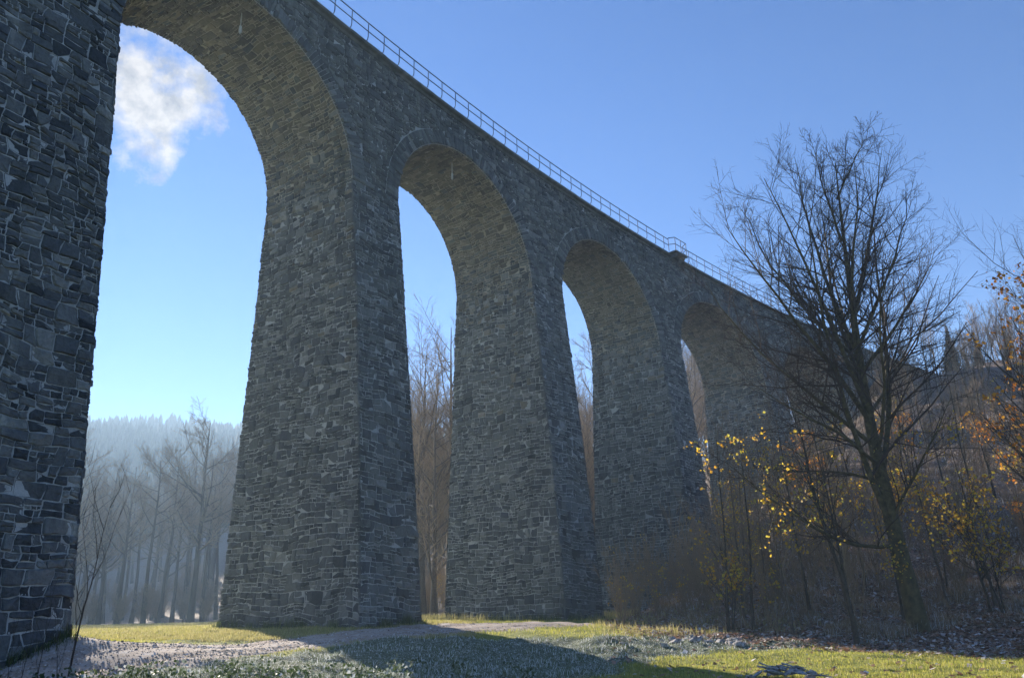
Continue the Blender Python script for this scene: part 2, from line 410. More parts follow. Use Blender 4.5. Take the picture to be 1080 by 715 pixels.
def lay_stones(mb, cells, fn, dom, gap, h0, h1, rng, mat=0, bevel=.05, minarea=.008):
    """cells -> raised, rounded, slightly tilted stones.  fn(u,v,h)->xyz ; dom(u,v)->(u,v,ok) clamps to the wall's outline"""
    groups = {}
    for q in cells:
        c = q.mean(0)
        cu, cv, ok = dom(c[0:1], c[1:2])
        if not ok[0] or abs(cu[0] - c[0]) > .25 or abs(cv[0] - c[1]) > .25: continue
        u, v, _ = dom(q[:, 0], q[:, 1])
        q = np.stack([u, v], -1)
        a = .5 * np.sum(q[:, 0] * np.roll(q[:, 1], -1) - np.roll(q[:, 0], -1) * q[:, 1])
        if abs(a) < minarea: continue
        groups.setdefault(len(q), []).append(q)
    for n, L in groups.items():
        Q = np.array(L); m = len(Q)
        nx = np.roll(Q, -1, 1)
        k1 = rng.uniform(.06, .18, (m, n, 1)); k2 = rng.uniform(.82, .94, (m, n, 1))
        R = np.stack([Q * (1 - k1) + nx * k1, Q * (1 - k2) + nx * k2], 2).reshape(m, 2 * n, 2)   # cut corners
        c = R.mean(1, keepdims=True)
        d = c - R; ln = np.linalg.norm(d, axis=2, keepdims=True) + 1e-9; d = d / ln
        def shrink(a): return R + d * np.minimum(a, ln * .45)
        g = gap * rng.uniform(.6, 1.6, (m, 1, 1)) + rng.uniform(0, gap * .5, (m, 2 * n, 1))
        H = rng.uniform(h0, h1, (m, 1))
        tilt = rng.normal(0, .10, (m, 1, 2))
        r0 = shrink(g); r1 = shrink(g + .012); r2 = shrink(g + bevel * rng.uniform(.6, 1.3, (m, 2 * n, 1)))
        hh1 = H * rng.uniform(.35, .75, (m, 2 * n)); hh2 = H + rng.normal(0, .010, (m, 2 * n)) + ((r2 - c) * tilt).sum(-1)
        rings = [(r0, np.full((m, 2 * n), -.05)), (r1, hh1), (r2, hh2)]
        V = np.stack([fn(r[..., 0], r[..., 1], h) for r, h in rings], 1)     # m,3,2n,3
        cu = c[:, 0, 0]; cv = c[:, 0, 1]
        ctr = fn(cu, cv, H[:, 0] + rng.normal(.012, .012, m))
        N = 2 * n
        V = np.concatenate([V.reshape(m, 3 * N, 3), ctr[:, None, :]], 1)
        base = (np.arange(m) * (3 * N + 1))[:, None]
        j = np.arange(N); jn = np.roll(j, -1)
        quad = np.concatenate([np.stack([j, jn, jn + N, j + N], -1), np.stack([j + N, jn + N, jn + 2 * N, j + 2 * N], -1)])
        tri = np.stack([j + 2 * N, jn + 2 * N, np.full(N, 3 * N)], -1)
        nb = mb.n
        mb.add(V.reshape(-1, 3), (base[:, :, None] + quad[None]).reshape(-1, 4), mat)
        mb.loops.append(((base[:, :, None] + tri[None]).reshape(-1, 3) + nb).ravel())
        mb.tot.append(np.full(m * N, 3)); mb.mat.append(np.full(m * N, mat))

def sheet(mb, fn, us, vs, mat):
    U, Vv = np.meshgrid(us, vs, indexing='ij')
    V = fn(U, Vv, np.zeros_like(U)); n, m = U.shape
    i = np.arange(n * m).reshape(n, m)
    mb.add(V.reshape(-1, 3), np.stack([i[:-1, :-1], i[1:, :-1], i[1:, 1:], i[:-1, 1:]], -1).reshape(-1, 4), mat)

viaduct = empty('viaduct', (0, 0, 0))
tag(viaduct, 'tall grey stone railway viaduct of high round arches on tapering piers', 'viaduct')
STM = [M['stone'], M['mortar']]
ASP = 1.7
NP0, NP1 = 0, 8                      # piers built
ZB = -4.0

def pier(k):
    rng = np.random.default_rng(100 + k)
    mb = MB(); s0 = ps(k)
    shown = 1 <= k <= 6
    zb = {1: -2.2, 2: -1.2, 3: -1.0, 4: -1.0, 5: 1.0, 6: 4.0}.get(k, ZB)
    row = {1: .26, 2: .215}.get(k, .225)
    E = .035
    # face towards the photographer along the bridge (near side, -s)
    def fA(u, v, h): return pos(s0 - hl(k, -1, v) - h, u, v)
    def dA(u, v):
        v2 = np.clip(v, zb, ZS); return np.clip(u, off(-1, v2) - E, off(1, v2) + E), v2, np.ones(len(u), bool)
    # front face (towards the lawn)
    def fF(u, v, h): return pos(s0 + u, off(-1, v) - h, v)
    def dF(u, v):
        v2 = np.clip(v, zb, ZS); return np.clip(u, -hl(k, -1, v2) - E, hl(k, 1, v2) + E), v2, np.ones(len(u), bool)
    def fB(u, v, h): return pos(s0 + u, off(1, v) + h, v)
    def fC(u, v, h): return pos(s0 + hl(k, 1, v) + h, u, v)
    # core: four mortar sheets
    zs = np.linspace(ZB, ZS, 24); t = np.linspace(0, 1, 6)
    U, Z = np.meshgrid(t, zs, indexing='ij')
    def sheet2(a, b, f):
        V = f(a(Z) * (1 - U) + b(Z) * U, Z, 0 * Z); n, m = U.shape; i = np.arange(n * m).reshape(n, m)
        mb.add(V.reshape(-1, 3), np.stack([i[:-1, :-1], i[1:, :-1], i[1:, 1:], i[:-1, 1:]], -1).reshape(-1, 4), 1)
    sheet2(lambda z: off(-1, z), lambda z: off(1, z), fA); sheet2(lambda z: off(-1, z), lambda z: off(1, z), fC)
    sheet2(lambda z: -hl(k, -1, z), lambda z: hl(k, 1, z), fF); sheet2(lambda z: -hl(k, -1, z), lambda z: hl(k, 1, z), fB)
    if shown:
        wq = 5.0
        if k > 1:
            cs = rubble_cells(-wq, wq, zb, ZS, row, ASP, rng)
            pick = [rng.random() < .35 * math.exp(-max(0., ZS - q[:, 1].mean()) / 2.2) for q in cs]
            lay_stones(mb, [q for q, g_ in zip(cs, pick) if not g_], fA, dA, .008, .010, .075, rng)
            lay_stones(mb, [q for q, g_ in zip(cs, pick) if g_], fA, dA, .008, .010, .075, rng, 2)
        lay_stones(mb, rubble_cells(-2.2 - (2 if k == 1 else 0), 2.2, zb, ZS, row, ASP, rng), fF, dF, .008, .010, .075, rng)
        def dC(u, v):
            v2 = np.clip(v, zb, ZS); return np.clip(u, off(-1, v2) - E, off(1, v2) + E), v2, np.ones(len(u), bool)
        if k <= 3:
            lay_stones(mb, rubble_cells(-5, -1, zb, ZS, row, ASP, rng), fC, dC, .008, .010, .075, rng)
    o = mb.build('pier', STM + [M['soffit']], viaduct)
    # centering corbels left in the masonry just below the springing
    if 2 <= k <= 5:
        for u in np.linspace(-1.9, 1.6, 4):
            cb = MB()
            a = pos(s0 - hl(k, -1, ZS) - .13, u, ZS - .55); b = pos(s0 - hl(k, -1, ZS) + .3, u, ZS - .55)
            dx = (b - a) / np.linalg.norm(b - a); dz = np.array([0, 0, 1.]); dy = np.cross(dz, dx)
            w = .24
            pr = []
            for (x, z_) in ((0, .02), (0, .22), (.42, .24), (.42, -.26), (.14, -.24)):
                pr.append((x, z_))
            A_ = [a + dx * x + dz * z_ - dy * w for x, z_ in pr]; B_ = [a + dx * x + dz * z_ + dy * w for x, z_ in pr]
            n = len(pr)
            cb.add(np.array(A_ + B_), [[i, (i + 1) % n, (i + 1) % n + n, i + n] for i in range(n)])
            cb.add(np.array(A_), [list(range(n))]); cb.add(np.array(B_), [list(range(n))[::-1]])
            cb.build('corbel', M['pale_stone'], o)
    return o

def arch_geo(k):
    a = ps(k) + hl(k, 1, ZS); b = ps(k + 1) - hl(k + 1, -1, ZS)
    return (a + b) / 2, (b - a) / 2, ZC - ZS
RINGT = .85
def arch(k):
    rng = np.random.default_rng(300 + k)
    sc, r, rise = arch_geo(k)
    rm = (r + rise) / 2; arc = PI * rm
    mb = MB()
    def fS(u, v, h):          # soffit: u along the barrel's axis (q), v arc length from the near springing
        th = v / rm
        return pos(sc - (r - h) * np.cos(th), u, ZS + (rise - h) * np.sin(th))
    E = .03
    def dS(u, v):
        v2 = np.clip(v, 0, arc); z = ZS + rise * np.sin(v2 / rm)
        return np.clip(u, off(-1, z) - E * 0, off(1, z) + E), v2, np.ones(len(u), bool)
    t = np.linspace(0, 1, 5); vs = np.linspace(0, arc, 49)
    U, Vv = np.meshgrid(t, vs, indexing='ij'); Z = ZS + rise * np.sin(Vv / rm)
    X = fS(off(-1, Z) * (1 - U) + off(1, Z) * U, Vv, 0 * U); i = np.arange(U.size).reshape(U.shape)
    mb.add(X.reshape(-1, 3), np.stack([i[:-1, :-1], i[1:, :-1], i[1:, 1:], i[:-1, 1:]], -1).reshape(-1, 4), 1)
    if 1 <= k <= 5:
        cs = rubble_cells(-3.6, 3.6, 0, arc, .17, 2.4, rng)
        pick = [rng.random() < .95 * math.exp(-max(0., min(q[:, 1].mean(), arc - q[:, 1].mean())) / 2.6) for q in cs]
        lay_stones(mb, [q for q, g_ in zip(cs, pick) if not g_], fS, dS, .010, .015, .065, rng, 0, .03)
        lay_stones(mb, [q for q, g_ in zip(cs, pick) if g_], fS, dS, .010, .015, .065, rng, 2, .03)
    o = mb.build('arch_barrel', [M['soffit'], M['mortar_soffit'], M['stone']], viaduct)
    # voussoir ring on the front face
    rb = MB()
    def fR(u, v, h):          # u radial outwards, v arc length
        th = v / rm
        z = ZS + (rise + u) * np.sin(th)
        return pos(sc - (r + u) * np.cos(th), off(-1, z) - h, z)
    sheet(rb, fR, np.linspace(0, RINGT, 4), np.linspace(0, arc, 61), 1)
    cells = []; v = 0.0
    while v < arc - .05:
        w = rng.uniform(.13, .24)
        cuts = [0.0] + ([rng.uniform(.35, .65) * RINGT] if rng.random() < .45 else []) + [RINGT]
        for a_, b_ in zip(cuts[:-1], cuts[1:]):
            cells.append(np.array([[a_, v], [b_, v], [b_, min(v + w, arc)], [a_, min(v + w, arc)]]))
        v += w
    if k <= 6:
        lay_stones(rb, cells, fR, lambda u, v: (u, v, np.ones(len(u), bool)), .010, .03, .11, rng, 0, .02, .002)
    rr = rb.build('voussoir_ring', STM, o)
    if k in (1, 2, 4):        # white drain pipe dripping from the crown
        db = MB(); z0 = ZC + .05
        qd = -1.55 if k != 4 else 2.2
        p0 = pos(sc + .2, qd, z0); p1 = p0 - np.array([0, 0, .75]); p2 = p0 - np.array([0, 0, 1.05])
        tubes(db, np.array([[p0, p1]]), np.array([[.025, .025]]), 6); tubes(db, np.array([[p1, p2, p2 - [0, 0, .1]]]), np.array([[.06, .07, .02]]), 6)
        db.build('drain_pipe', M['ice'], o)
    return o

def spandrel():
    rng = np.random.default_rng(500)
    s0, s1 = ps(NP0) - 3, ps(NP1) + 6
    G = [arch_geo(k) for k in range(NP0, NP1)]
    def dom(u, v):
        u = np.array(u, float); v = np.clip(v, ZS, ZT - .32); ok = np.ones(len(u), bool)
        for sc, r, rise in G:
            a, b = r + RINGT, rise + RINGT
            x = u - sc; z = v - ZS
            rho = np.sqrt((x / a) ** 2 + (z / b) ** 2)
            ins = (rho < 1) & (np.abs(x) < a)
            ok &= ~(rho < .99)
            f = np.where(ins, 1 / np.maximum(rho, 1e-6), 1)
            f = f * (1 + .008 * (f > 1) / np.maximum(a, 1)); u = np.where(ins, sc + x * f, u); v = np.where(ins, ZS + z * f, v)
        return u, v, ok
    def fn(u, v, h): return pos(u, off(-1, v) - h, v)
    def fb(u, v, h): return pos(u, off(1, v) + h, v)
    mb = MB()
    # mortar core: columns from the ring's outer line up to the deck, front and back
    for f in (fn, fb):
        ss = np.arange(s0, s1, .15)
        lo = np.full(len(ss), ZS)
        for sc, r, rise in G:
            x = (ss - sc) / (r + .1); ins = np.abs(x) < 1
            lo = np.where(ins, np.maximum(lo, ZS + (rise + .1) * np.sqrt(np.clip(1 - x * x, 0, 1))), lo)
        t = np.linspace(0, 1, 8)
        Sg, T = np.meshgrid(ss, t, indexing='ij'); Z = lo[:, None] * (1 - T) + (ZT - .05) * T
        X = f(Sg, Z, 0 * Z - .012); i = np.arange(Z.size).reshape(Z.shape)
        mb.add(X.reshape(-1, 3), np.stack([i[:-1, :-1], i[1:, :-1], i[1:, 1:], i[:-1, 1:]], -1).reshape(-1, 4), 1)
    lay_stones(mb, rubble_cells(ps(0) + 4, ps(7), ZS, ZT - .3, .20, 1.8, rng), fn, dom, .008, .01, .075, rng)
    o = mb.build('spandrel_wall', STM, viaduct)
    # deck slab with a mossy coping
    cb = MB()
    prof = [(-WT / 2 + .3, ZT - .34), (-WT / 2 - .10, ZT - .34), (-WT / 2 - .13, ZT - .20), (-WT / 2 - ZCOR, ZT - .16), (-WT / 2 - ZCOR, ZT), (-WT / 2 + .3, ZT + .02),
            (WT / 2 - .3, ZT + .02), (WT / 2 + ZCOR, ZT), (WT / 2 + ZCOR, ZT - .16), (WT / 2 + .1, ZT - .20), (WT / 2 + .1, ZT - .34), (WT / 2 - .3, ZT - .34)]
    edges = np.arange(s0, s1, 1.25)
    for a, b in zip(edges[:-1], edges[1:]):
        j = rng.normal(0, .008, 2)
        A = np.stack([pos(a + .006, q + (j[0] if abs(q) > WT / 2 else 0), z + j[1] * .5) for q, z in prof]); B = np.stack([pos(b - .006, q + (j[0] if abs(q) > WT / 2 else 0), z + j[1] * .5) for q, z in prof])
        n = len(prof)
        cb.add(np.concatenate([A, B]), [[i, (i + 1) % n, (i + 1) % n + n, i + n] for i in range(n)])
        cb.add(A, [list(range(n))]); cb.add(B, [list(range(n))])
    cb.build('coping', M['coping'], viaduct)
    return o

for k in range(NP0, NP1 + 1): pier(k)
for k in range(NP0, NP1): arch(k)
spandrel()

# railing along the front edge of the deck
def railing():
    q0 = -WT / 2 - ZCOR - .05
    REF = 30.6                                   # refuge platform position along the deck
    rail = MB()
    def run(a, b, qq=q0):
        for z, r in ((1.06, .030), (.56, .026)):
            s = np.arange(a, b + .01, .6); 
            tubes(rail, pos(s, s * 0 + qq, s * 0 + ZT + z)[None], np.full((1, len(s)), r), 6)
    r0 = MB()
    root = None
    run(-40, REF - 1.0); run(REF + 1.0, ps(NP1) + 5)
    root = rail.build('railing', M['steel'], viaduct)
    # one post, copied along
    qs = np.array([[q0 + .17, .02], [q0 + .13, .03], [q0 + .04, .10], [q0, .22], [q0, .6], [q0, 1.06]])
    s = -2.95 - 1.14 * 18; n = 0
    while s < 72 and n < 96:
        if abs(s - REF) > 1.05:
            pb = MB()
            tubes(pb, np.stack([pos(s, q, ZT + z) for q, z in qs])[None], np.full((1, len(qs)), .024), 6)
            pb.build('railing_post', M['steel'], root); n += 1
        s += 1.14
    # refuge: small cantilevered platform with its own rail
    rf = MB()
    d = .50
    def bx(s_a, s_b, qa, qb, za, zb, mb, mat=0):
        V = np.array([pos(s_, q, z) for s_ in (s_a, s_b) for q in (qa, qb) for z in (za, zb)])
        mb.add(V, [[0, 1, 3, 2], [4, 6, 7, 5], [0, 4, 5, 1], [2, 3, 7, 6], [0, 2, 6, 4], [1, 5, 7, 3]], mat)
    bx(REF - .8, REF + .8, q0 - d, q0 + .3, ZT - .02, ZT + .10, rf)
    pf = rf.build('refuge_platform', M['coping'], viaduct)
    for s_ in (REF - .55, REF + .55):
        br = MB()
        V = np.array([pos(s_ + e, q, z) for e in (-.1, .1) for q, z in ((q0 + .3, ZT - .03), (q0 - d + .12, ZT - .03), (q0 - d + .15, ZT - .2), (q0 + .3, ZT - .5))])
        br.add(V, [[0, 1, 2, 3], [4, 5, 6, 7], [0, 1, 5, 4], [1, 2, 6, 5], [2, 3, 7, 6], [3, 0, 4, 7]])
        br.build('bracket', M['stone'], pf)
    rr = MB()
    for z, r in ((1.16, .03), (.62, .026)):
        L = np.array([pos(s_, q, ZT + z) for s_, q in ((REF - 1.0, q0), (REF - .75, q0 - d + .05), (REF + .75, q0 - d + .05), (REF + 1.0, q0))])
        for a, b in zip(L[:-1], L[1:]): tubes(rr, np.array([[a, b]]), np.full((1, 2), r), 6)
    for s_, q in ((REF - .75, q0 - d + .05), (REF, q0 - d + .05), (REF + .75, q0 - d + .05), (REF - 1.0, q0), (REF + 1.0, q0)):
        tubes(rr, np.array([[pos(s_, q, ZT + .05), pos(s_, q, ZT + 1.17)]]), np.full((1, 2), .026), 6)
    rr.build('refuge_rail', M['steel'], pf)
railing()

# ------------------------------------------------------------------ trees
def unit(a): return a / (np.linalg.norm(a, axis=-1, keepdims=True) + 1e-9)
def interp_line(pts, rad, t):
    """pts (m,k,3), t (m,n) in 0..1 -> positions, tangents, radii"""
    m, k, _ = pts.shape
    f = np.clip(t, 0, .9999) * (k - 1); i = f.astype(int); w = (f - i)[..., None]
    r = np.arange(m)[:, None]
    a, b = pts[r, i], pts[r, i + 1]
    return a * (1 - w) + b * w, unit(b - a), rad[r, i] * (1 - w[..., 0]) + rad[r, i + 1] * w[..., 0]
def spawn(pts, rad, n, rng, t0=.2, t1=1., ang=(45, 12), ratio=.45, ratio_sd=.25, up=.25, k=4, rfac=.6, wob=.10, tipr=.25, lenmode='taper', minr=.0):
    """n children on each parent branch"""
    m = len(pts)
    if m == 0: return pts, rad
    L = np.linalg.norm(np.diff(pts, axis=1), axis=2).sum(1)
    t = t0 + (t1 - t0) * (np.arange(n)[None] + rng.uniform(0, 1, (m, n))) / n
    p, tg, r = interp_line(pts, rad, t)
    rnd = rng.normal(0, 1, (m, n, 3)); perp = unit(rnd - (rnd * tg).sum(-1, keepdims=True) * tg)
    a = np.radians(rng.normal(ang[0], ang[1], (m, n)))[..., None]
    d = unit(tg * np.cos(a) + perp * np.sin(a) + np.array([0, 0, up]))
    ln = L[:, None] * ratio * np.exp(np.clip(rng.normal(0, ratio_sd, (m, n)), -.4, .28)) * (1.15 - .65 * t if lenmode == 'taper' else 1)
    p = p.reshape(-1, 3); d = d.reshape(-1, 3); ln = ln.reshape(-1); r = r.reshape(-1)
    N = len(p); out = np.zeros((N, k, 3)); out[:, 0] = p; cur = d
    for j in range(1, k):
        cur = unit(cur + rng.normal(0, wob, (N, 3)) + np.array([0, 0, up * .35]))
        out[:, j] = out[:, j - 1] + cur * (ln / (k - 1))[:, None]
    rr = np.maximum(r * rfac, minr)[:, None] * np.linspace(1, tipr, k)[None]
    return out, rr
def leaves_at(mb, p, rng, size, mat=0):
    """small folded leaf, two triangles each side of the midrib"""
    n = len(p)
    if n == 0: return
    a = unit(rng.normal(0, 1, (n, 3)) + np.array([0, 0, -.4])); b = unit(np.cross(a, rng.normal(0, 1, (n, 3))))
    c = np.cross(a, b)
    s = size * rng.uniform(.6, 1.3, (n, 1))
    V = np.stack([p, p + a * s * .5 + b * s * .42 + c * s * .12, p + a * s, p + a * s * .5 - b * s * .42 + c * s * .12], 1)
    i = np.arange(n)[:, None] * 4
    F = np.concatenate([i + np.array([[0, 1, 2]]), i + np.array([[0, 2, 3]])])
    mb.add(V.reshape(-1, 3), F, mat)

def curve_trunk(h, rng, r, lean=(0, 0), wob=.02, k=9):
    z = np.linspace(0, h, k); x = np.cumsum(rng.normal(0, wob * h / k * 2, k)); y = np.cumsum(rng.normal(0, wob * h / k * 2, k))
    x = x - x[0] + lean[0] * z; y = y - y[0] + lean[1] * z
    return np.stack([x, y, z], -1)[None], (r * (np.linspace(1, .12, k)) * np.where(np.arange(k) == 0, 1.35, 1))[None]

def make_tree(name, label, cat, group, seed, h, r, clear=.35, nl=16, lratio=.33, bark='bark', twig='twig', lean=(0, 0), n2=9, n3=7, n4=0, up=.22, leaf=None, nleaf=0, lsize=.1, ang=48, stems=1, spread=.25, minr=.004, leafzone=None):
    rng = np.random.default_rng(seed)
    root = empty(name); tag(root, label, cat, group)
    T, C = MB(), MB()
    tp, trd = [], []
    for i in range(stems):
        l = lean if stems == 1 else (lean[0] + rng.normal(0, spread), lean[1] + rng.normal(0, spread))
        p, q = curve_trunk(h * (1 if i == 0 else rng.uniform(.6, .95)), rng, r * (1 if i == 0 else rng.uniform(.6, .9)), l)
        if stems > 1: p = p + np.append(rng.normal(0, .12, 2), 0)
        tp.append(p); trd.append(q)
    tp = np.concatenate(tp); trd = np.concatenate(trd)
    tp[:, 0, 2] -= .4
    tubes(T, tp, trd, 8 if r > .1 else 5)
    b1, r1 = spawn(tp, trd, nl, rng, clear, .97, (ang, 12), lratio, .25, up, 6, .55, .12, minr=minr * 2)
    tubes(T if r > .15 else C, b1, r1, 5 if r > .1 else 3)
    b2, r2 = spawn(b1, r1, n2, rng, .18, 1, (42, 14), .42, .3, up * .8, 4, .6, .14, minr=minr * 1.3)
    tubes(C, b2, r2, 3)
    ends = b2
    if n3:
        b3, r3 = spawn(b2, r2, n3, rng, .15, 1, (40, 15), .45, .3, up * .6, 3, .65, .16, minr=minr)
        tubes(C, b3, r3, 3); ends = b3
        if n4:
            b4, r4 = spawn(b3, r3, n4, rng, .15, 1, (38, 15), .5, .3, up * .4, 3, .7, .16, minr=minr * .8)
            tubes(C, b4, r4, 3); ends = b4
    T.build('trunk', M[bark], root, True); C.build('crown', M[twig], root)
    if leaf and nleaf:
        e = ends.reshape(-1, 3)
        if leafzone: e = e[(e[:, 2] > leafzone[0] * h) & (e[:, 2] < leafzone[1] * h)]
        if len(e):
            # leaves hang on in clumps
            cid = rng.choice(len(e), max(3, nleaf // 5)); pts = e[np.repeat(cid, 5)][:nleaf]
            pts = pts + rng.normal(0, .09, pts.shape)
            lb = MB(); leaves_at(lb, pts, rng, lsize); lb.build('leaves', M[leaf], root)
    return root

def place(root, x, y, rz, s=1.0, sink=0.0, label=None, first=False):
    o = root if first else copy_tree(root)
    o.location = (float(x), float(y), float(height(np.array([x]), np.array([y]))[0]) - sink)
    o.rotation_euler = (0, 0, rz); o.scale = (s, s, s * RNG.uniform(.92, 1.08))
    if label: o['label'] = label
    return o

def inv(px, py, fw):
    """world point that the photographer saw at photo pixel (px,py), fw metres ahead"""
    x = px - 540; y = 357.5 - py
    cr, sr = math.cos(ROLL), math.sin(ROLL)
    xr, u2 = x * cr + y * sr, -x * sr + y * cr
    c, s_ = math.cos(PITCH), math.sin(PITCH)
    f = FPX * c - u2 * s_; up = FPX * s_ + u2 * c
    g = gp(fw, xr / f * fw)
    return np.array([g[0], g[1], ZO + up / f * fw])

def limb(pp, fw, dfw, k=9):
    P = np.array([inv(x, y, fw + dfw * i / (len(pp) - 1)) for i, (x, y) in enumerate(pp)])
    d = np.concatenate([[0], np.cumsum(np.linalg.norm(np.diff(P, axis=0), axis=1))]); t = np.linspace(0, d[-1], k)
    Q = np.stack([np.interp(t, d, P[:, i]) for i in range(3)], -1)
    Q[1:-1] = .25 * Q[:-2] + .5 * Q[1:-1] + .25 * Q[2:]
    return Q

def main_tree():
    rng = np.random.default_rng(77)
    fw = 28.7
    T, C, LV = MB(), MB(), MB()
    base = inv(972, 672, fw); base[2] = height(base[:1], base[1:2])[0]
    tr = limb([(972, 672), (957, 612), (942, 556), (927, 492), (914, 430), (905, 370), (896, 300), (889, 245), (884, 200), (881, 172)], fw, 0, 15)
    tr[0, 2] = base[2] - .5
    tubes(T, tr[None], (np.array([.40, .31, .275, .255, .235, .21, .185, .16, .135, .11, .09, .07, .05, .035, .02]))[None], 10)
    limbs = [([(914, 430), (885, 360), (856, 290), (832, 235), (806, 188)], -2.5, .13), ([(918, 445), (870, 375), (822, 318), (790, 272), (766, 238)], -4, .13),
             ([(922, 470), (862, 422), (805, 376), (765, 334), (744, 300)], -3, .11), ([(905, 375), (876, 310), (852, 236), (838, 165)], 2.5, .12),
             ([(899, 340), (915, 270), (926, 200), (928, 158)], 2, .11), ([(904, 372), (932, 300), (952, 250), (958, 205)], -2, .10),
             ([(908, 395), (944, 345), (972, 300), (988, 262)], 1.5, .10), ([(916, 440), (950, 385), (968, 340), (986, 330)], 3, .08),
             ([(888, 255), (868, 200), (858, 150)], -1.5, .07), ([(883, 210), (903, 165), (912, 138)], 1, .06),
             ([(948, 575), (904, 578), (862, 560), (806, 520), (764, 486)], -3.5, .10), ([(926, 490), (880, 452), (828, 428), (784, 398)], -5, .09),
             ([(932, 510), (890, 496), (840, 498), (790, 492)], 3, .08), ([(940, 550), (965, 500), (990, 450), (1004, 420)], -3, .08),
             ([(903, 370), (897, 300), (906, 230), (900, 165)], -3, .10), ([(910, 410), (880, 330), (872, 260), (866, 200)], 4, .11),
             ([(918, 450), (900, 380), (880, 290), (850, 210)], 5, .11), ([(925, 480), (936, 420), (925, 340), (940, 265)], -4, .10), ([(905, 380), (850, 330), (806, 270), (780, 215)], 1, .10)]
    for pp, df, r in (([(941, 556), (908, 480), (884, 405), (866, 325), (856, 262), (850, 215)], -2.0, .15), ([(930, 505), (940, 430), (934, 350), (922, 270), (916, 215)], 1.6, .14)):
        limbs.append((pp, df, r))
    LP, LR = [], []
    for pp, df, r in limbs:
        q = limb(pp, fw, df); LP.append(q); LR.append(.78 * r * np.linspace(1, .10, len(q)))
    LP = np.array(LP) + rng.normal(0, .05, (len(LP), 9, 3)) * np.linspace(0, 1, 9)[None, :, None]; LR = np.array(LR)
    tubes(T, LP, LR, 7)
    b1, r1 = spawn(LP, LR, 17, rng, .12, 1, (42, 12), .34, .3, .10, 6, .55, .11, minr=.011)
    bt, rt_ = spawn(tr[None], np.linspace(.3, .03, 15)[None], 16, rng, .45, .98, (45, 10), .13, .3, .3, 6, .35, .09)
    b1 = np.concatenate([b1, bt]); r1 = np.concatenate([r1, rt_])
    tubes(C, b1, r1, 4)
    b2, r2 = spawn(b1, r1, 9, rng, .12, 1, (44, 13), .44, .3, .10, 4, .6, .12, minr=.007); tubes(C, b2, r2, 3)
    b3, r3 = spawn(b2, r2, 5, rng, .12, 1, (44, 15), .5, .3, .15, 3, .7, .14, minr=.0045); tubes(C, b3, r3, 3)
    # yellow leaves hang on in the lower part of the crown
    e = b2[:, -1]; e = e[(e[:, 2] < 7.2)]
    cid = rng.choice(len(e), 190); p = e[np.repeat(cid, 4)] + rng.normal(0, .10, (190 * 4, 3)) * np.array([1, 1, .7]); leaves_at(LV, p, rng, .10)
    for (x, y), n in (((940, 585), 60), ((925, 560), 40), ((945, 600), 40)):
        leaves_at(LV, inv(x, y, fw - .6) + rng.normal(0, .22, (n, 3)), rng, .09)
    root = empty('bare_tree', base)
    tag(root, 'tallest bare tree with fanned black branches and a few yellow leaves at the lawn edge', 'tree')
    for mb, nme, mt in ((T, 'trunk', 'bark_moss_sunfleck'), (C, 'crown', 'twig_dark'), (LV, 'leaves', 'yellow')):
        for i in range(len(mb.v)): mb.v[i] = mb.v[i] - base
        mb.build(nme, M[mt], root, nme == 'trunk')
main_tree()

# ------------------------------------------------------------------ woods: a few kinds, each built once, then copied
def scatter(n, fw0, fw1, px0, px1, rng, ok=None, mind=1.5):
    out = []
    tries = 0
    while len(out) < n and tries < n * 60:
        tries += 1
        fw = rng.uniform(fw0, fw1); u = (rng.uniform(px0, px1) - 540) / 842.
        p = gp(fw, u * fw)
        if ok is not None and not ok(p[0], p[1], fw): continue
        if any((p[0] - q[0]) ** 2 + (p[1] - q[1]) ** 2 < mind * mind for q in out): continue
        out.append((p[0], p[1], fw))
    return out
def clear_of_bridge(x, y, fw, lo=-9, hi=7):
    # distance from the viaduct's axis
    i = np.argmin((_X - x) ** 2 + (_Y - y) ** 2)
    d = (y - _Y[i]) * math.cos(_ph[i]) + (x - _X[i]) * math.sin(_ph[i])
    return not (lo < d < hi and _g[i] < 90)

